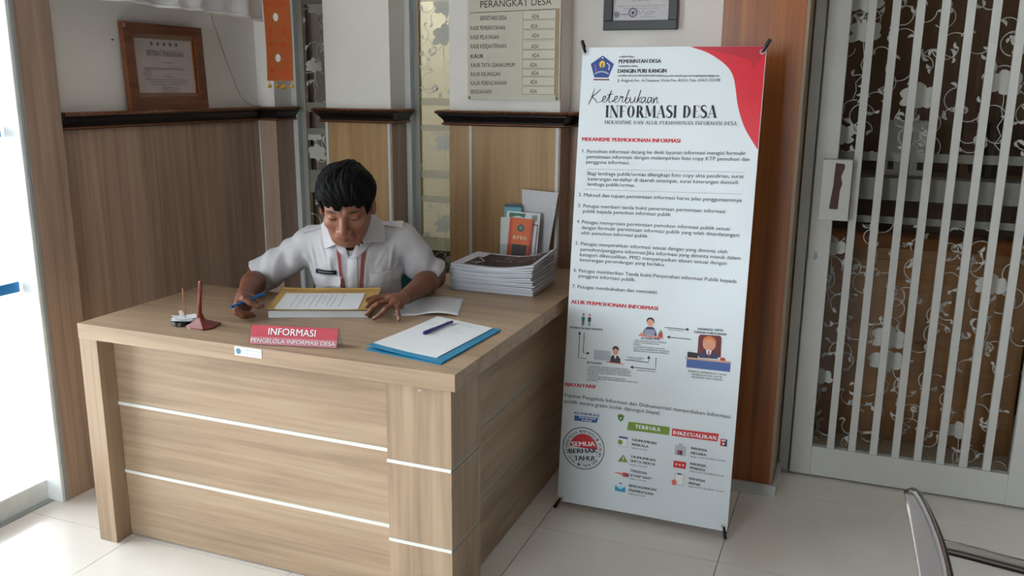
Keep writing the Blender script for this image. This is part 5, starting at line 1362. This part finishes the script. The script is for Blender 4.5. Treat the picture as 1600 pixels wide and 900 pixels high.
# ================================================================ SEATED MAN
class Field:
    def __init__(s, lo, hi, h, big=0.06):
        s.lo = np.array(lo, float); s.h = h
        s.n = np.ceil((np.array(hi) - s.lo) / h).astype(int) + 1
        s.a = np.full(s.n, big, np.float32)
    def reg(s, lo, hi):
        i0 = np.clip(np.floor((np.array(lo) - s.lo) / s.h).astype(int), 0, s.n - 1)
        i1 = np.clip(np.ceil((np.array(hi) - s.lo) / s.h).astype(int) + 1, 1, s.n)
        sl = tuple(slice(a, b) for a, b in zip(i0, i1))
        ax = [(s.lo[k] + s.h * np.arange(i0[k], i1[k])).astype(np.float32) for k in range(3)]
        return sl, ax[0][:, None, None], ax[1][None, :, None], ax[2][None, None, :]
    def add(s, lo, hi, fn, k, op='u', pad=0.03):
        lo = np.array(lo) - pad; hi = np.array(hi) + pad
        sl, X, Y, Z = s.reg(lo, hi)
        if min(s.a[sl].shape) == 0: return
        d = fn(X, Y, Z)
        a = s.a[sl]
        if op == 'u': s.a[sl] = smin(a, d, k)
        elif op == 's': s.a[sl] = -smin(-a, d, k)
        elif op == 'd': s.a[sl] = a + d
    def cone(s, a, b, r1, r2, k=.012):
        lo = np.minimum(np.array(a) - r1, np.array(b) - r2); hi = np.maximum(np.array(a) + r1, np.array(b) + r2)
        s.add(lo, hi, lambda X, Y, Z: rcone(X, Y, Z, a, b, r1, r2), k)
    def ell(s, c, ax, r, k=.02, op='u'):
        m = max(r)
        s.add(np.array(c) - m, np.array(c) + m, lambda X, Y, Z: ellip(X, Y, Z, c, ax, r), k, op)
    def sample(s, P):
        q = (np.asarray(P, float) - s.lo) / s.h
        q = np.clip(q, 0, s.n - 1.001)
        i = q.astype(int); f = q - i
        out = 0
        for dx in (0, 1):
            for dy in (0, 1):
                for dz in (0, 1):
                    w = (f[..., 0] if dx else 1 - f[..., 0]) * (f[..., 1] if dy else 1 - f[..., 1]) * (f[..., 2] if dz else 1 - f[..., 2])
                    out = out + w * s.a[np.minimum(i[..., 0] + dx, s.n[0] - 1), np.minimum(i[..., 1] + dy, s.n[1] - 1), np.minimum(i[..., 2] + dz, s.n[2] - 1)]
        return out
    def mesh(s):
        a = s.a
        ins = a < 0
        nx, ny, nz = a.shape
        cnt = np.zeros((nx - 1, ny - 1, nz - 1), np.int8)
        for dx in (0, 1):
            for dy in (0, 1):
                for dz in (0, 1):
                    cnt += ins[dx:nx - 1 + dx, dy:ny - 1 + dy, dz:nz - 1 + dz]
        act = (cnt > 0) & (cnt < 8)
        I = np.argwhere(act)
        idx = -np.ones(act.shape, np.int64)
        idx[act] = np.arange(len(I))
        acc = np.zeros((len(I), 3)); num = np.zeros(len(I))
        cr = [(x, y, z) for x in (0, 1) for y in (0, 1) for z in (0, 1)]
        val = {c: a[I[:, 0] + c[0], I[:, 1] + c[1], I[:, 2] + c[2]] for c in cr}
        for c in cr:
            for d in range(3):
                if c[d] == 0:
                    e = list(c); e[d] = 1; e = tuple(e)
                    v0, v1 = val[c], val[e]
                    m = (v0 < 0) != (v1 < 0)
                    t = np.where(m, v0 / np.where(m, v0 - v1, 1), 0)
                    p = np.tile(np.array(c, float), (len(I), 1))
                    p[:, d] = t
                    acc[m] += p[m]; num[m] += 1
        V = s.lo + s.h * (I + acc / num[:, None])
        F = []
        for d in range(3):
            u, v = (d + 1) % 3, (d + 2) % 3
            s0 = [slice(None)] * 3; s1 = [slice(None)] * 3
            s0[d] = slice(0, -1); s1[d] = slice(1, None)
            x = ins[tuple(s0)] != ins[tuple(s1)]
            E_ = np.argwhere(x)
            ok = (E_[:, u] > 0) & (E_[:, v] > 0) & (E_[:, u] < a.shape[u] - 1) & (E_[:, v] < a.shape[v] - 1)
            E_ = E_[ok]
            flip = ins[tuple(E_.T)]
            def g(du_, dv_):
                q = E_.copy(); q[:, u] -= du_; q[:, v] -= dv_
                return idx[tuple(q.T)]
            q = np.stack([g(1, 1), g(0, 1), g(0, 0), g(1, 0)], 1)
            q[~flip] = q[~flip][:, ::-1]
            F.append(q)
        return V, np.vstack(F)

def smin(a, b, k):
    if k <= 0: return np.minimum(a, b)
    h = np.maximum(k - np.abs(a - b), 0) / k
    return np.minimum(a, b) - h * h * k * .25

def rcone(X, Y, Z, a, b, r1, r2):
    a = np.array(a, np.float32); b = np.array(b, np.float32)
    d = b - a; L2 = float(d @ d) + 1e-9
    t = np.clip(((X - a[0]) * d[0] + (Y - a[1]) * d[1] + (Z - a[2]) * d[2]) / L2, 0, 1)
    return np.sqrt((X - a[0] - t * d[0]) ** 2 + (Y - a[1] - t * d[1]) ** 2 + (Z - a[2] - t * d[2]) ** 2) - (r1 + (r2 - r1) * t)

def ellip(X, Y, Z, c, ax, r):
    dx, dy, dz = X - c[0], Y - c[1], Z - c[2]
    q = [(dx * e[0] + dy * e[1] + dz * e[2]) for e in ax]
    k0 = np.sqrt(sum((q[i] / r[i]) ** 2 for i in range(3)))
    k1 = np.sqrt(sum((q[i] / r[i] ** 2) ** 2 for i in range(3))) + 1e-6
    return k0 * (k0 - 1) / k1

I3 = np.eye(3)
TA = math.radians(20)
TLv = np.array([math.cos(TA), math.sin(TA), 0]); TFv = np.array([math.sin(TA), -math.cos(TA), 0]); TUv = np.array([0, 0, 1.])
# lean the trunk a little forward
TUl = np.array([TFv[0] * .25, TFv[1] * .25, .968]); TFl = np.cross(TUl, TLv) * -1
TAX = np.array([TLv, TFl, TUl])
TO = np.array([-1.665, 2.71, .90])
def tp(u, f, z): return TO + TLv * u + TFv * f + np.array([0, 0, z - .90])
shR, shL = np.array([-1.823, 2.655, .932]), np.array([-1.507, 2.770, .952])
elR, elL = np.array([-2.005, 2.580, .806]), np.array([-1.420, 2.850, .806])
wrR, wrL = np.array([-1.888, 2.352, .798]), np.array([-1.392, 2.582, .795])
neckB = np.array([-1.648, 2.672, .985])
# head frame
HC = np.array([-1.566, 2.500, 1.112]); HS = 1.07
ha, hp = math.radians(23), math.radians(23)
HF = np.array([math.sin(ha) * math.cos(hp), -math.cos(ha) * math.cos(hp), -math.sin(hp)])
HL = np.array([math.cos(ha), math.sin(ha), 0])
HU = np.cross(HL, HF) * -1
if HU[2] < 0: HU = -HU
HAX = np.array([HL, HF, HU])
def hw(x, y, z): return HC + HS * (HL * x + HF * y + HU * z)
neckT = hw(0, -.018, -.085)

sk = Field((-2.10, 2.13, .70), (-1.28, 2.98, 1.30), .003)
sk.ell(tp(0, -.005, .84), TAX, (.150, .085, .17)); sk.ell(tp(0, -.03, .72), TAX, (.135, .085, .12))
sk.cone(neckB, neckT, .060, .054, .03)
for s_, e_, w_ in ((shR, elR, wrR), (shL, elL, wrL)):
    sk.cone(neckB + np.array([0, .02, -.015]), s_, .045, .048, .03)
    sk.cone(s_, e_, .047, .041, .02)
    mid_ = e_ + (w_ - e_) * .35
    sk.cone(e_, mid_, .039, .040, .015); sk.cone(mid_, w_, .040, .027, .02)
# left hand (flat on the folder edge)
LH = dict(i=[(-1.4211, 2.4922, .806), (-1.4442, 2.4601, .806), (-1.4516, 2.4391, .799), (-1.4533, 2.421, .791)],
          m=[(-1.3953, 2.4602, .806), (-1.4117, 2.4186, .802), (-1.4258, 2.4018, .787), (-1.4424, 2.4004, .770)],
          r=[(-1.3703, 2.4444, .800), (-1.3710, 2.3996, .795), (-1.385, 2.3868, .778), (-1.4007, 2.3768, .766)],
          p=[(-1.3508, 2.446, .792), (-1.3370, 2.4166, .788), (-1.3305, 2.4108, .777), (-1.3237, 2.4008, .764)])
def palm(f, w, K, r=.0145):
    w = np.array(w)
    K = [np.array(k) for k in K]
    for k in K: f.cone(w * .82 + k * .18, k, r * 1.05, r * .82, .012)
    for a, b in zip(K[:-1], K[1:]): f.cone(a * .8 + w * .2, b * .8 + w * .2, r * .95, r * .9, .012)
    c = sum(K) / len(K) * .5 + w * .5
    f.ell(c, I3, (.027, .027, .0165), .015)
def finger(f, P, r):
    n = len(P) - 1
    for i in range(n):
        f.cone(P[i], P[i + 1], r * (1 - .09 * i), r * (1 - .09 * (i + 1)), .004)
palm(sk, wrL, [LH[k][0] for k in 'imrp'])
for k, r in zip('imrp', (.0098, .0102, .0095, .0084)): finger(sk, LH[k], r)
finger(sk, [(-1.418, 2.556, .795), (-1.446, 2.535, .800), (-1.470, 2.505, .801), (-1.488, 2.482, .796)], .0105)
# right hand (loosely closed around a pen)
RH = dict(i=[(-1.833, 2.276, .817), (-1.788, 2.226, .828), (-1.766, 2.228, .815), (-1.745, 2.238, .803)],
          m=[(-1.838, 2.268, .806), (-1.800, 2.200, .800), (-1.786, 2.214, .781), (-1.776, 2.243, .776)],
          r=[(-1.832, 2.270, .793), (-1.806, 2.209, .785), (-1.794, 2.221, .770), (-1.783, 2.250, .768)],
          p=[(-1.822, 2.276, .782), (-1.802, 2.224, .773), (-1.790, 2.234, .766), (-1.778, 2.258, .766)])
palm(sk, wrR, [RH[k][0] for k in 'imrp'], .0155)
for k, r in zip('imrp', (.0102, .0108, .0102, .0092)): finger(sk, RH[k], r)
sk.ell((-1.828, 2.268, .792), I3, (.028, .034, .023), .015)
finger(sk, [(-1.848, 2.338, .806), (-1.808, 2.312, .808), (-1.776, 2.290, .806), (-1.752, 2.270, .798)], .0108)

def head_sdf(X, Y, Z):
    dx, dy, dz = (X - HC[0]) / HS, (Y - HC[1]) / HS, (Z - HC[2]) / HS
    x = dx * HL[0] + dy * HL[1] + dz * HL[2]; y = dx * HF[0] + dy * HF[1] + dz * HF[2]; z = dx * HU[0] + dy * HU[1] + dz * HU[2]
    ax = np.abs(x)
    E = lambda c, r: ellip(x, y, z, c, I3, r)
    Em = lambda c, r: ellip(ax, y, z, c, I3, r)
    Cn = lambda a, b, r1, r2: rcone(x, y, z, a, b, r1, r2)
    Cm = lambda a, b, r1, r2: rcone(ax, y, z, a, b, r1, r2)
    d = E((0, -.014, .034), (.077, .096, .088))
    d = smin(d, E((0, .018, -.042), (.063, .070, .074)), .03)
    d = smin(d, E((0, .056, -.096), (.027, .026, .022)), .03)
    d = smin(d, Cm((.052, -.006, -.052), (.030, .048, -.092), .017, .016), .025)
    d = smin(d, Em((.044, .056, -.030), (.021, .022, .019)), .02)
    d = smin(d, Cm((.010, .079, .016), (.044, .066, .018), .011, .010), .014)
    d = -smin(-d, Em((.033, .099, -.004), (.019, .017, .0125)), .014)        # sockets
    d = smin(d, Em((.033, .0685, -.003), (.0155, .0155, .0135)), .005)         # lids over eyes
    d = smin(d, Cn((0, .083, .006), (0, .108, -.035), .0085, .0135), .011)    # nose
    d = smin(d, Em((.0150, .094, -.041), (.0095, .012, .0092)), .006)
    d = -smin(-d, Em((.0065, .103, -.0485), (.0035, .0045, .004)), .003)
    d = smin(d, E((0, .078, -.066), (.030, .017, .020)), .014)
    d = smin(d, Cm((.0, .0925, -.0645), (.019, .085, -.067), .0052, .003), .005)
    d = smin(d, Cm((.0, .0920, -.0745), (.015, .086, -.0735), .0060, .003), .005)
    d = -smin(-d, Cm((.0, .0985, -.0695), (.021, .090, -.0700), .0014, .001), .003)
    d = -smin(-d, Cm((.028, .088, -.044), (.037, .076, -.070), .0040, .003), .008)   # nasolabial fold
    ear = Em((.080, -.012, -.014), (.010, .019, .031))
    ear = -smin(-ear, Em((.091, -.006, -.012), (.007, .011, .021)), .005)
    d = smin(d, ear, .008)
    return d * HS
sk.add(hw(0, 0, 0) - .16, hw(0, 0, 0) + .16, head_sdf, .02)
man = empty('person', (-1.70, 2.85, 0), 'seated man in white uniform shirt and lanyard writing at the reception desk', 'person')

def field_obj(f, name, mat, parent, hook=None, smooth_iter=1):
    V, F = f.mesh()
    for _ in range(smooth_iter):
        acc = np.zeros_like(V); n = np.zeros(len(V))
        for i in range(4):
            a, b = F[:, i], F[:, (i + 1) % 4]
            np.add.at(acc, a, V[b]); np.add.at(acc, b, V[a]); np.add.at(n, a, 1); np.add.at(n, b, 1)
        V = V * .5 + acc / n[:, None] * .5
    o0 = origin_of(parent)
    me = bpy.data.meshes.new(name)
    me.vertices.add(len(V)); me.vertices.foreach_set('co', (V - o0).astype(np.float32).ravel())
    me.loops.add(len(F) * 4); me.loops.foreach_set('vertex_index', F.astype(np.int32).ravel())
    me.polygons.add(len(F)); me.polygons.foreach_set('loop_start', np.arange(0, len(F) * 4, 4, dtype=np.int32))
    me.polygons.foreach_set('use_smooth', np.ones(len(F), bool))
    me.update(calc_edges=True); me.validate()
    me.materials.append(mat)
    if hook: hook(me, V)
    o = bpy.data.objects.new(name, me)
    col.objects.link(o)
    o.parent = parent
    ORG[o.name] = o0
    return o

# skin colour: own colour of lips, brows, lash line, shaved beard; painted shade in lid crease, nostrils
skin_m, snt, sb_ = new_mat('skin')
sb_.inputs['Roughness'].default_value = .48
sb_.inputs['Subsurface Weight'].default_value = .08
sb_.inputs['Subsurface Radius'].default_value = (.012, .005, .003)
at_ = snt.nodes.new('ShaderNodeAttribute'); at_.attribute_name = 'tint'
nz = snt.nodes.new('ShaderNodeTexNoise'); nz.inputs['Scale'].default_value = 60
tcn = snt.nodes.new('ShaderNodeTexCoord'); snt.links.new(tcn.outputs['Object'], nz.inputs['Vector'])
mx = snt.nodes.new('ShaderNodeMixRGB'); mx.blend_type = 'MULTIPLY'; mx.inputs[0].default_value = .18
snt.links.new(at_.outputs['Color'], mx.inputs[1]); snt.links.new(nz.outputs['Fac'], mx.inputs[2])
snt.links.new(mx.outputs[0], sb_.inputs['Base Color'])
bpn = snt.nodes.new('ShaderNodeBump'); bpn.inputs['Strength'].default_value = .12; bpn.inputs['Distance'].default_value = .001
nz2 = snt.nodes.new('ShaderNodeTexNoise'); nz2.inputs['Scale'].default_value = 500
snt.links.new(tcn.outputs['Object'], nz2.inputs['Vector']); snt.links.new(nz2.outputs['Fac'], bpn.inputs['Height']); snt.links.new(bpn.outputs['Normal'], sb_.inputs['Normal'])
def skin_hook(me, V):
    base = np.array(lin((150, 99, 77))); arm = np.array(lin((128, 80, 60)))
    C_ = np.tile(base, (len(V), 1))
    q = (V - HC) / HS
    x = q @ HL; y = q @ HF; z = q @ HU; ax = np.abs(x)
    head = np.linalg.norm(q, axis=1) < .16
    C_[~head] = arm
    def blend(m, c):
        m = np.clip(m, 0, 1)[:, None]
        C_[:] = C_ * (1 - m) + np.array(lin(c)) * m
    g = lambda d, s: np.exp(-np.clip(d, 0, 50) / s)
    e2 = lambda cx, cz, rx, rz: ((x - cx) / rx) ** 2 + ((z - cz) / rz) ** 2
    fr = head & (y > .05)
    blend(fr * g(((ax / .020) ** 2 + ((z + .0695) / .0085) ** 2) ** 2, 1.0) * .8, (122, 62, 56))
    br_ = ((ax - .034) / .019) ** 2 + ((z - .0185 - .10 * (.020 - np.abs(ax - .030)) * .5) / .0052) ** 2
    blend(fr * g(br_ ** 2, 1.0) * .95, (30, 22, 20))
    la = ((ax - .033) / .0165) ** 2 + ((z + .0075 + 8 * (ax - .033) ** 2 * -1) / .0030) ** 2
    blend(fr * g(la ** 2, 1.0) * .95, (36, 24, 22))
    blend(fr * g((((ax - .033) / .018) ** 2 + ((z - .005) / .0022) ** 2) ** 2, 1) * .35, (96, 58, 46))  # shade of the lid crease painted into the tint
    blend((head & (y > .02) & (z < -.055)) * g(np.abs(x) / .05, 2.) * .16, (90, 72, 66))
    blend(fr * g((((ax - .0065) / .005) ** 2 + ((z + .048) / .004) ** 2) ** 2, 1.) * .7 * (y > .09), (70, 36, 30))  # dark of the nostril hollows painted into the tint
    for P_ in list(LH.values()) + list(RH.values()):
        t = np.array(P_[-1])
        d = np.linalg.norm(V - t - np.array([0, 0, .006]), axis=1)
        blend(g((d / .007) ** 4, 1.) * .45, (206, 152, 132))
    ca = me.color_attributes.new('tint', 'FLOAT_COLOR', 'POINT')
    ca.data.foreach_set('color', np.hstack([C_, np.ones((len(V), 1))]).astype(np.float32).ravel())
body = field_obj(sk, 'body', skin_m, man, skin_hook)

# hair
hr = Field(HC - .16, HC + .17, .0026)
def hair_sdf(X, Y, Z):
    dx, dy, dz = (X - HC[0]) / HS, (Y - HC[1]) / HS, (Z - HC[2]) / HS
    x = dx * HL[0] + dy * HL[1] + dz * HL[2]; y = dx * HF[0] + dy * HF[1] + dz * HF[2]; z = dx * HU[0] + dy * HU[1] + dz * HU[2]
    th = np.arctan2(x - .02, z - .02)
    ph = np.arctan2(x, y)
    disp = 0.0009 * np.sin(th * 34 + 5 * np.sin(y * 30)) + .0007 * np.sin(th * 61 + y * 40) + .003 * np.sin(ph * 5 + z * 25) + .0008 * np.sin(ph * 23 + z * 70)
    d = ellip(x, y, z, (0, -.014, .038), I3, (.091, .110, .093)) + disp
    d = smin(d, ellip(x, y, z, (0, .048, .070), I3, (.070, .042, .040)) + disp, .03)
    part = np.exp(-((x - .028) / .006) ** 2) * np.clip((z - .08) / .04, 0, 1) * np.clip((y + .05) / .06, 0, 1) * .006
    d = d + part
    zl = np.interp(y, [-.13, -.06, -.035, -.012, .004, .014, .030, .046, .066, .13], [-.085, -.070, -.020, .010, .002, -.034, -.030, .034, .040, .046])
    jag = .005 * np.sin(x * 190 + 1.0) + .006 * np.sin(x * 83 + .4) + .003 * np.sin(x * 370)
    zl = zl + np.where(y > .04, jag - .010 * np.exp(-((x + .005) / .014) ** 2), .002 * np.sin(y * 260))
    return np.maximum(d, (zl - z) * .8) * HS
hr.add(HC - .15, HC + .16, hair_sdf, 0)
hair_m = plain('black_hair', (7, 7, 9), .65, var=.3, scale=90, bump=.4, bscale=260, spec=.12)
field_obj(hr, 'hair', hair_m, man)

# shirt
st = Field((-2.12, 2.44, .46), (-1.30, 3.06, 1.10), .0042)
st.ell(tp(0, .0, .86), TAX, (.172, .112, .165), .03); st.ell(tp(0, -.035, .70), TAX, (.160, .122, .16), .05); st.ell(tp(0, -.075, .56), TAX, (.165, .125, .12), .05)
SLV = ((shR, elR, .95, .056, .064), (shL, elL, .93, .056, .062))
for s_, e_, t_, r0, r1 in SLV:
    st.cone(neckB + np.array([0, .012, -.018]), s_ + np.array([0, 0, .004]), .052, .058, .03)
    ax_ = (e_ - s_) / np.linalg.norm(e_ - s_)
    end = s_ + (e_ - s_) * t_
    far = s_ + (e_ - s_) * (t_ + .35)
    rr = r0 + (r1 - r0) * 1.0
    lo_ = np.minimum(s_, far) - .09; hi_ = np.maximum(s_, far) + .09
    def slv(X, Y, Z, s_=s_, far=far, ax_=ax_, end=end, r0=r0, r1=r1):
        d = rcone(X, Y, Z, s_, far, r0, r1 * 1.08)
        al = (X - s_[0]) * ax_[0] + (Y - s_[1]) * ax_[1] + (Z - s_[2]) * ax_[2]
        ang = np.arctan2((Z - s_[2]), (X - s_[0]) * TLv[0] + (Y - s_[1]) * TLv[1])
        d = d + .0042 * np.sin(al * 60 + 2.2 * np.sin(ang * 2 + 1)) * np.clip(al / .08, 0, 1)
        pl_ = (X - end[0]) * ax_[0] + (Y - end[1]) * ax_[1] + (Z - end[2]) * ax_[2]
        return np.maximum(d, pl_)
    st.add(lo_, hi_, slv, .022, 'u', 0)
    def cav(X, Y, Z, end=end, ax_=ax_, r1=r1):
        return rcone(X, Y, Z, end + ax_ * .030, end + ax_ * .12, r1 - .008, r1 - .004)
    st.add(lo_, hi_, cav, .003, 's', 0)
st.cone(neckB + np.array([0, 0, -.02]), neckB + (neckT - neckB) * .42 + np.array([0, .0, .004]), .066, .066, .02)
st.add(np.array([-1.75, 2.45, .90]), np.array([-1.45, 2.78, 1.12]), lambda X, Y, Z: rcone(X, Y, Z, neckB + np.array([0, 0, -.012]), neckT, .0615, .066), .004, 's', 0)
st.add(np.array([-1.75, 2.45, .88]), np.array([-1.45, 2.78, 1.1]), lambda X, Y, Z: rcone(X, Y, Z, tp(.006, .135, .928), tp(.02, .10, 1.01), .006, .042), .006, 's', 0)
CREASE = [((-.150, .960), (-.118, .800), .0060, .006), ((-.118, .985), (-.085, .880), .0050, .006), ((-.165, .900), (-.120, .740), .0060, .007), ((.150, .965), (.128, .800), .0060, .006),
          ((.120, .930), (.085, .870), .0050, .006), ((.165, .900), (.120, .780), .0060, .007), ((-.075, .930), (-.060, .770), .0040, .006), ((.055, .900), (.050, .760), .0040, .006), ((.085, .840), (.040, .740), .0045, .006), ((-.040, .900), (-.035, .76), .003, .005)]
def folds(X, Y, Z):
    u = (X - TO[0]) * TLv[0] + (Y - TO[1]) * TLv[1]
    f = (X - TO[0]) * TFv[0] + (Y - TO[1]) * TFv[1]
    m = np.clip((Z - .50) / .1, 0, 1) * np.clip((.98 - Z) / .08, 0, 1)
    d = m * (.0028 * np.sin(u * 62 + 3.0 * np.sin(Z * 17 + 1) + Z * 12) + .0020 * np.sin(u * 110 - Z * 26 + 2 * np.sin(u * 21)) + .0014 * np.sin(Z * 88 + u * 40))
    fm = np.clip(f / .03, 0, 1)
    for (u0, z0), (u1, z1), am, wd in CREASE:
        L2 = (u1 - u0) ** 2 + (z1 - z0) ** 2
        t = np.clip(((u - u0) * (u1 - u0) + (Z - z0) * (z1 - z0)) / L2, 0, 1)
        q = (u - u0 - t * (u1 - u0)) ** 2 + (Z - z0 - t * (z1 - z0)) ** 2
        d = d - 1.7 * fm * am * np.sin(np.pi * np.clip(t, .05, .95)) * (np.exp(-q / wd ** 2) - .6 * np.exp(-q / (2.2 * wd) ** 2))
    return d
st.add(st.lo, st.lo + st.h * st.n, folds, 0, 'd', 0)
shirt_m = plain('white_shirt_cotton', (196, 195, 200), .8, var=.02, scale=30, bump=.12, bscale=900)
shirt = field_obj(st, 'shirt', shirt_m, man)

def proj_front(u, v, off):
    fs = np.linspace(.30, -.12, 280)
    P_ = np.array([tp(u, f, v) for f in fs])
    s_ = st.sample(P_)
    i = np.argmax(s_ < off) if (s_ < off).any() else int(np.argmin(s_))
    return P_[i]
def proj_down(a, b, off):
    zs = np.linspace(1.10, .85, 200)
    P0 = TO + TLv * a + TFv * b
    P_ = np.array([(P0[0], P0[1], z) for z in zs])
    s_ = st.sample(P_)
    i = np.argmax(s_ < off) if (s_ < off).any() else int(np.argmin(s_))
    return P_[i]
def patch(name, mat, c, off=.003, t=.003, n=(8, 8), prj=proj_front, parent=None, edge=None):
    c = [np.array(p, float) for p in c]
    return MB().sheet(lambda u, v: prj(*quad(c, u, v), off + (edge(u, v) if edge else 0)), n[0], n[1], t).build(name, mat, parent or shirt, smooth=50)
seam_m = plain('shirt_trim_cotton', (202, 201, 206), .75, var=.02, scale=30)
# corner order: (u0v0, u1v0, u1v1, u0v1) with u to his left, v up
patch('placket', seam_m, [(-.018, .60), (.014, .60), (.028, .915), (-.006, .915)], .002, .0025, (3, 24))
for v in (.90, .82, .74): 
    c0 = proj_front(.008, v, .006); MB().lathe(c0 - np.array([0, 0, .0]), [(.0055, 0), (.0055, .001)], 10)
def flap(cs):
    c = [np.array(p, float) for p in cs]
    def fn(u, v):
        p = quad(c, u, v)
        return tuple(p + TFv * .010 * math.sin(math.pi * u) * .6 + np.array([0, 0, .010]) * math.sin(math.pi * u) * v)
    MB().sheet(fn, 10, 10, .006).build('collar_flap', seam_m, shirt, smooth=50)
# inner-front, outer-front (tip), outer-back, inner-back
flap([proj_front(.046, .976, .014), proj_front(.120, .956, .014), neckB + TLv * .108 + np.array([0, -.006, .030]), neckB + TLv * .066 + np.array([0, -.004, .064])])
flap([proj_front(-.082, .936, .013), proj_front(-.026, .964, .013), neckB - TLv * .066 + np.array([0, -.004, .060]), neckB - TLv * .108 + np.array([0, -.006, .024])])
patch('lapel', seam_m, [(.006, .905), (.034, .912), (.082, .968), (.040, .985)], .006, .004, (6, 8))
patch('lapel', seam_m, [(-.034, .925), (-.002, .905), (-.016, .975), (-.056, .962)], .006, .004, (6, 8))
for nm, c in (('pocket_flap', [(-.140, .800), (-.036, .800), (-.028, .840), (-.144, .840)]), ('pocket_flap', [(.072, .806), (.160, .820), (.168, .862), (.066, .848)])):
    patch(nm, seam_m, c, .005, .0045, (8, 5))
for c in ([(-.140, .70), (-.034, .70), (-.032, .802), (-.142, .802)], [(.072, .705), (.158, .715), (.162, .822), (.070, .808)]):
    patch('pocket', seam_m, c, .0025, .002, (8, 8))
tagp = patch('name_tag', black_gloss, [(-.128, .845), (-.050, .845), (-.050, .860), (-.128, .860)], .008, .002, (6, 2))
patch('name_lettering', ink_grey, [(-.120, .851), (-.058, .851), (-.058, .8545), (-.120, .8545)], .0108, .0004, (6, 1), parent=tagp)
for sgn, b0 in ((-1, .018), (1, .018)):
    lo_, hi_ = (sgn * .070, sgn * .178)
    c = [(lo_, b0 - .020), (hi_, b0 - .026), (hi_, b0 + .026), (lo_, b0 + .020)]
    ep = patch('epaulette', seam_m, c if sgn > 0 else [c[1], c[0], c[3], c[2]], .006, .005, (10, 5), prj=proj_down)
    p0 = proj_down(sgn * .084, b0, .012)
    m = MB().lathe(p0 - np.array([0, 0, .002]), [(.006, 0), (.006, .003), (.004, .004)], 12)
    m.build('button', alu, ep, smooth=40)
lan = plain('red_lanyard', (140, 52, 44), .7, var=.08, scale=60)
ly = patch('lanyard_strap', lan, [(-.016, .60), (-.007, .60), (-.036, .962), (-.046, .955)], .0065, .0018, (2, 30))
ly = patch('lanyard_strap', lan, [(.004, .60), (.013, .60), (.058, .945), (.048, .948)], .0065, .0018, (2, 30))

# pen in the right hand
bp_ = empty('blue_pen', (-1.79, 2.25, .80), 'bright blue pen held between the fingers of the seated man', 'pen')
b0_, b1_ = np.array([-1.806, 2.183, .808]), np.array([-1.779, 2.3205, .826])
bluep = plain('blue_plastic', (20, 104, 176), .3, var=.05)
L2_ = lambda t: b0_ + (b1_ - b0_) * t
MB().tube([L2_(0), L2_(.03), L2_(.70)], [.0032, .0045, .0045], 12).build('barrel', bluep, bp_, smooth=50)
MB().tube([L2_(.70), L2_(.72), L2_(.98), L2_(1)], [.0046, .0054, .0054, .004], 12).build('cap', bluep, bp_, smooth=50)

# trousers, shoes
tr = Field((-2.06, 2.22, .02), (-1.34, 3.06, .70), .010)
pel = np.array([-1.725, 2.83, .535])
tr.ell(pel, TAX, (.185, .135, .115), .04)
shoe_m = plain('black_shoe_leather', (22, 20, 20), .35, var=.1)
for sgn in (-1, 1):
    h_ = pel + TLv * .085 * sgn
    k_ = np.array([-1.70 + sgn * .13, 2.40, .53]); f_ = np.array([-1.70 + sgn * .13, 2.44, .11])
    tr.cone(h_, k_, .088, .066, .04); tr.cone(k_, f_, .062, .048, .02)
    sf = Field((f_[0] - .07, 2.22, -.005), (f_[0] + .07, 2.54, .14), .006)
    sf.ell((f_[0], 2.38, .035), I3, (.042, .125, .036), .01); sf.cone((f_[0], 2.44, .05), (f_[0], 2.44, .10), .040, .040, .02)
    sf.add(sf.lo, sf.lo + sf.h * sf.n, lambda X, Y, Z: .004 - Z + 0 * X + 0 * Y, 0, 'u', 0) if False else None
    sf.a = np.maximum(sf.a, (.002 - (sf.lo[2] + sf.h * np.arange(sf.n[2])))[None, None, :].astype(np.float32))
    field_obj(sf, 'shoe', shoe_m, man)
field_obj(tr, 'trousers', plain('dark_trousers', (40, 38, 40), .8, var=.06, scale=40), man)

# office chair
ch = empty('office_chair', (-1.76, 2.90, 0), 'teal fabric office chair behind the seated man', 'chair')
teal = plain('teal_upholstery', (18, 92, 88), .85, var=.08, scale=60)
cc = np.array([-1.735, 2.87])
def cq(u, f): return cc + TLv[:2] * u + TFv[:2] * f
def seat_fn(a, b):
    p = cq((a - .5) * .46, (b - .5) * .44)
    e = 1 - (abs(2 * a - 1) ** 6 + abs(2 * b - 1) ** 6) * .4
    return (p[0], p[1], .378 + .024 * e)
MB().sheet(seat_fn, 12, 12, -.05).build('seat', teal, ch, smooth=50)
def back_fn(a, b):
    p = cq((a - .5) * .42, -.235 - .03 * b + .03 * (2 * a - 1) ** 2)
    return (p[0], p[1], .52 + .33 * b)
MB().sheet(back_fn, 12, 8, .035).build('backrest', teal, ch, smooth=50)
pb = cq(0, -.27)
MB().tube([(pb[0], pb[1], .62), (*cq(0, -.285), .45), (*cq(0, -.22), .325), (*cq(0, 0), .315)], .016, 10).build('back_support', black_gloss, ch, smooth=True)
MB().tube([(cc[0], cc[1], .33), (cc[0], cc[1], .08)], .025, 12).build('column', chrome, ch, smooth=60)
for k in range(5):
    a = 2 * math.pi * k / 5 + .5
    e_ = np.array([cc[0] + .27 * math.cos(a), cc[1] + .27 * math.sin(a)])
    lg = MB().tube([(cc[0], cc[1], .095), (e_[0], e_[1], .065)], [.022, .014], 8).build('leg', black_gloss, ch, smooth=60)
    m = MB().lathe((0, 0, 0), [(.018, -.012), (.026, -.010), (.026, .010), (.018, .012)], 14)
    m.v = [(e_[0] + x, e_[1] + z, .0265 + y) for x, y, z in m.v]
    m.build('caster', black_gloss, lg, smooth=40)
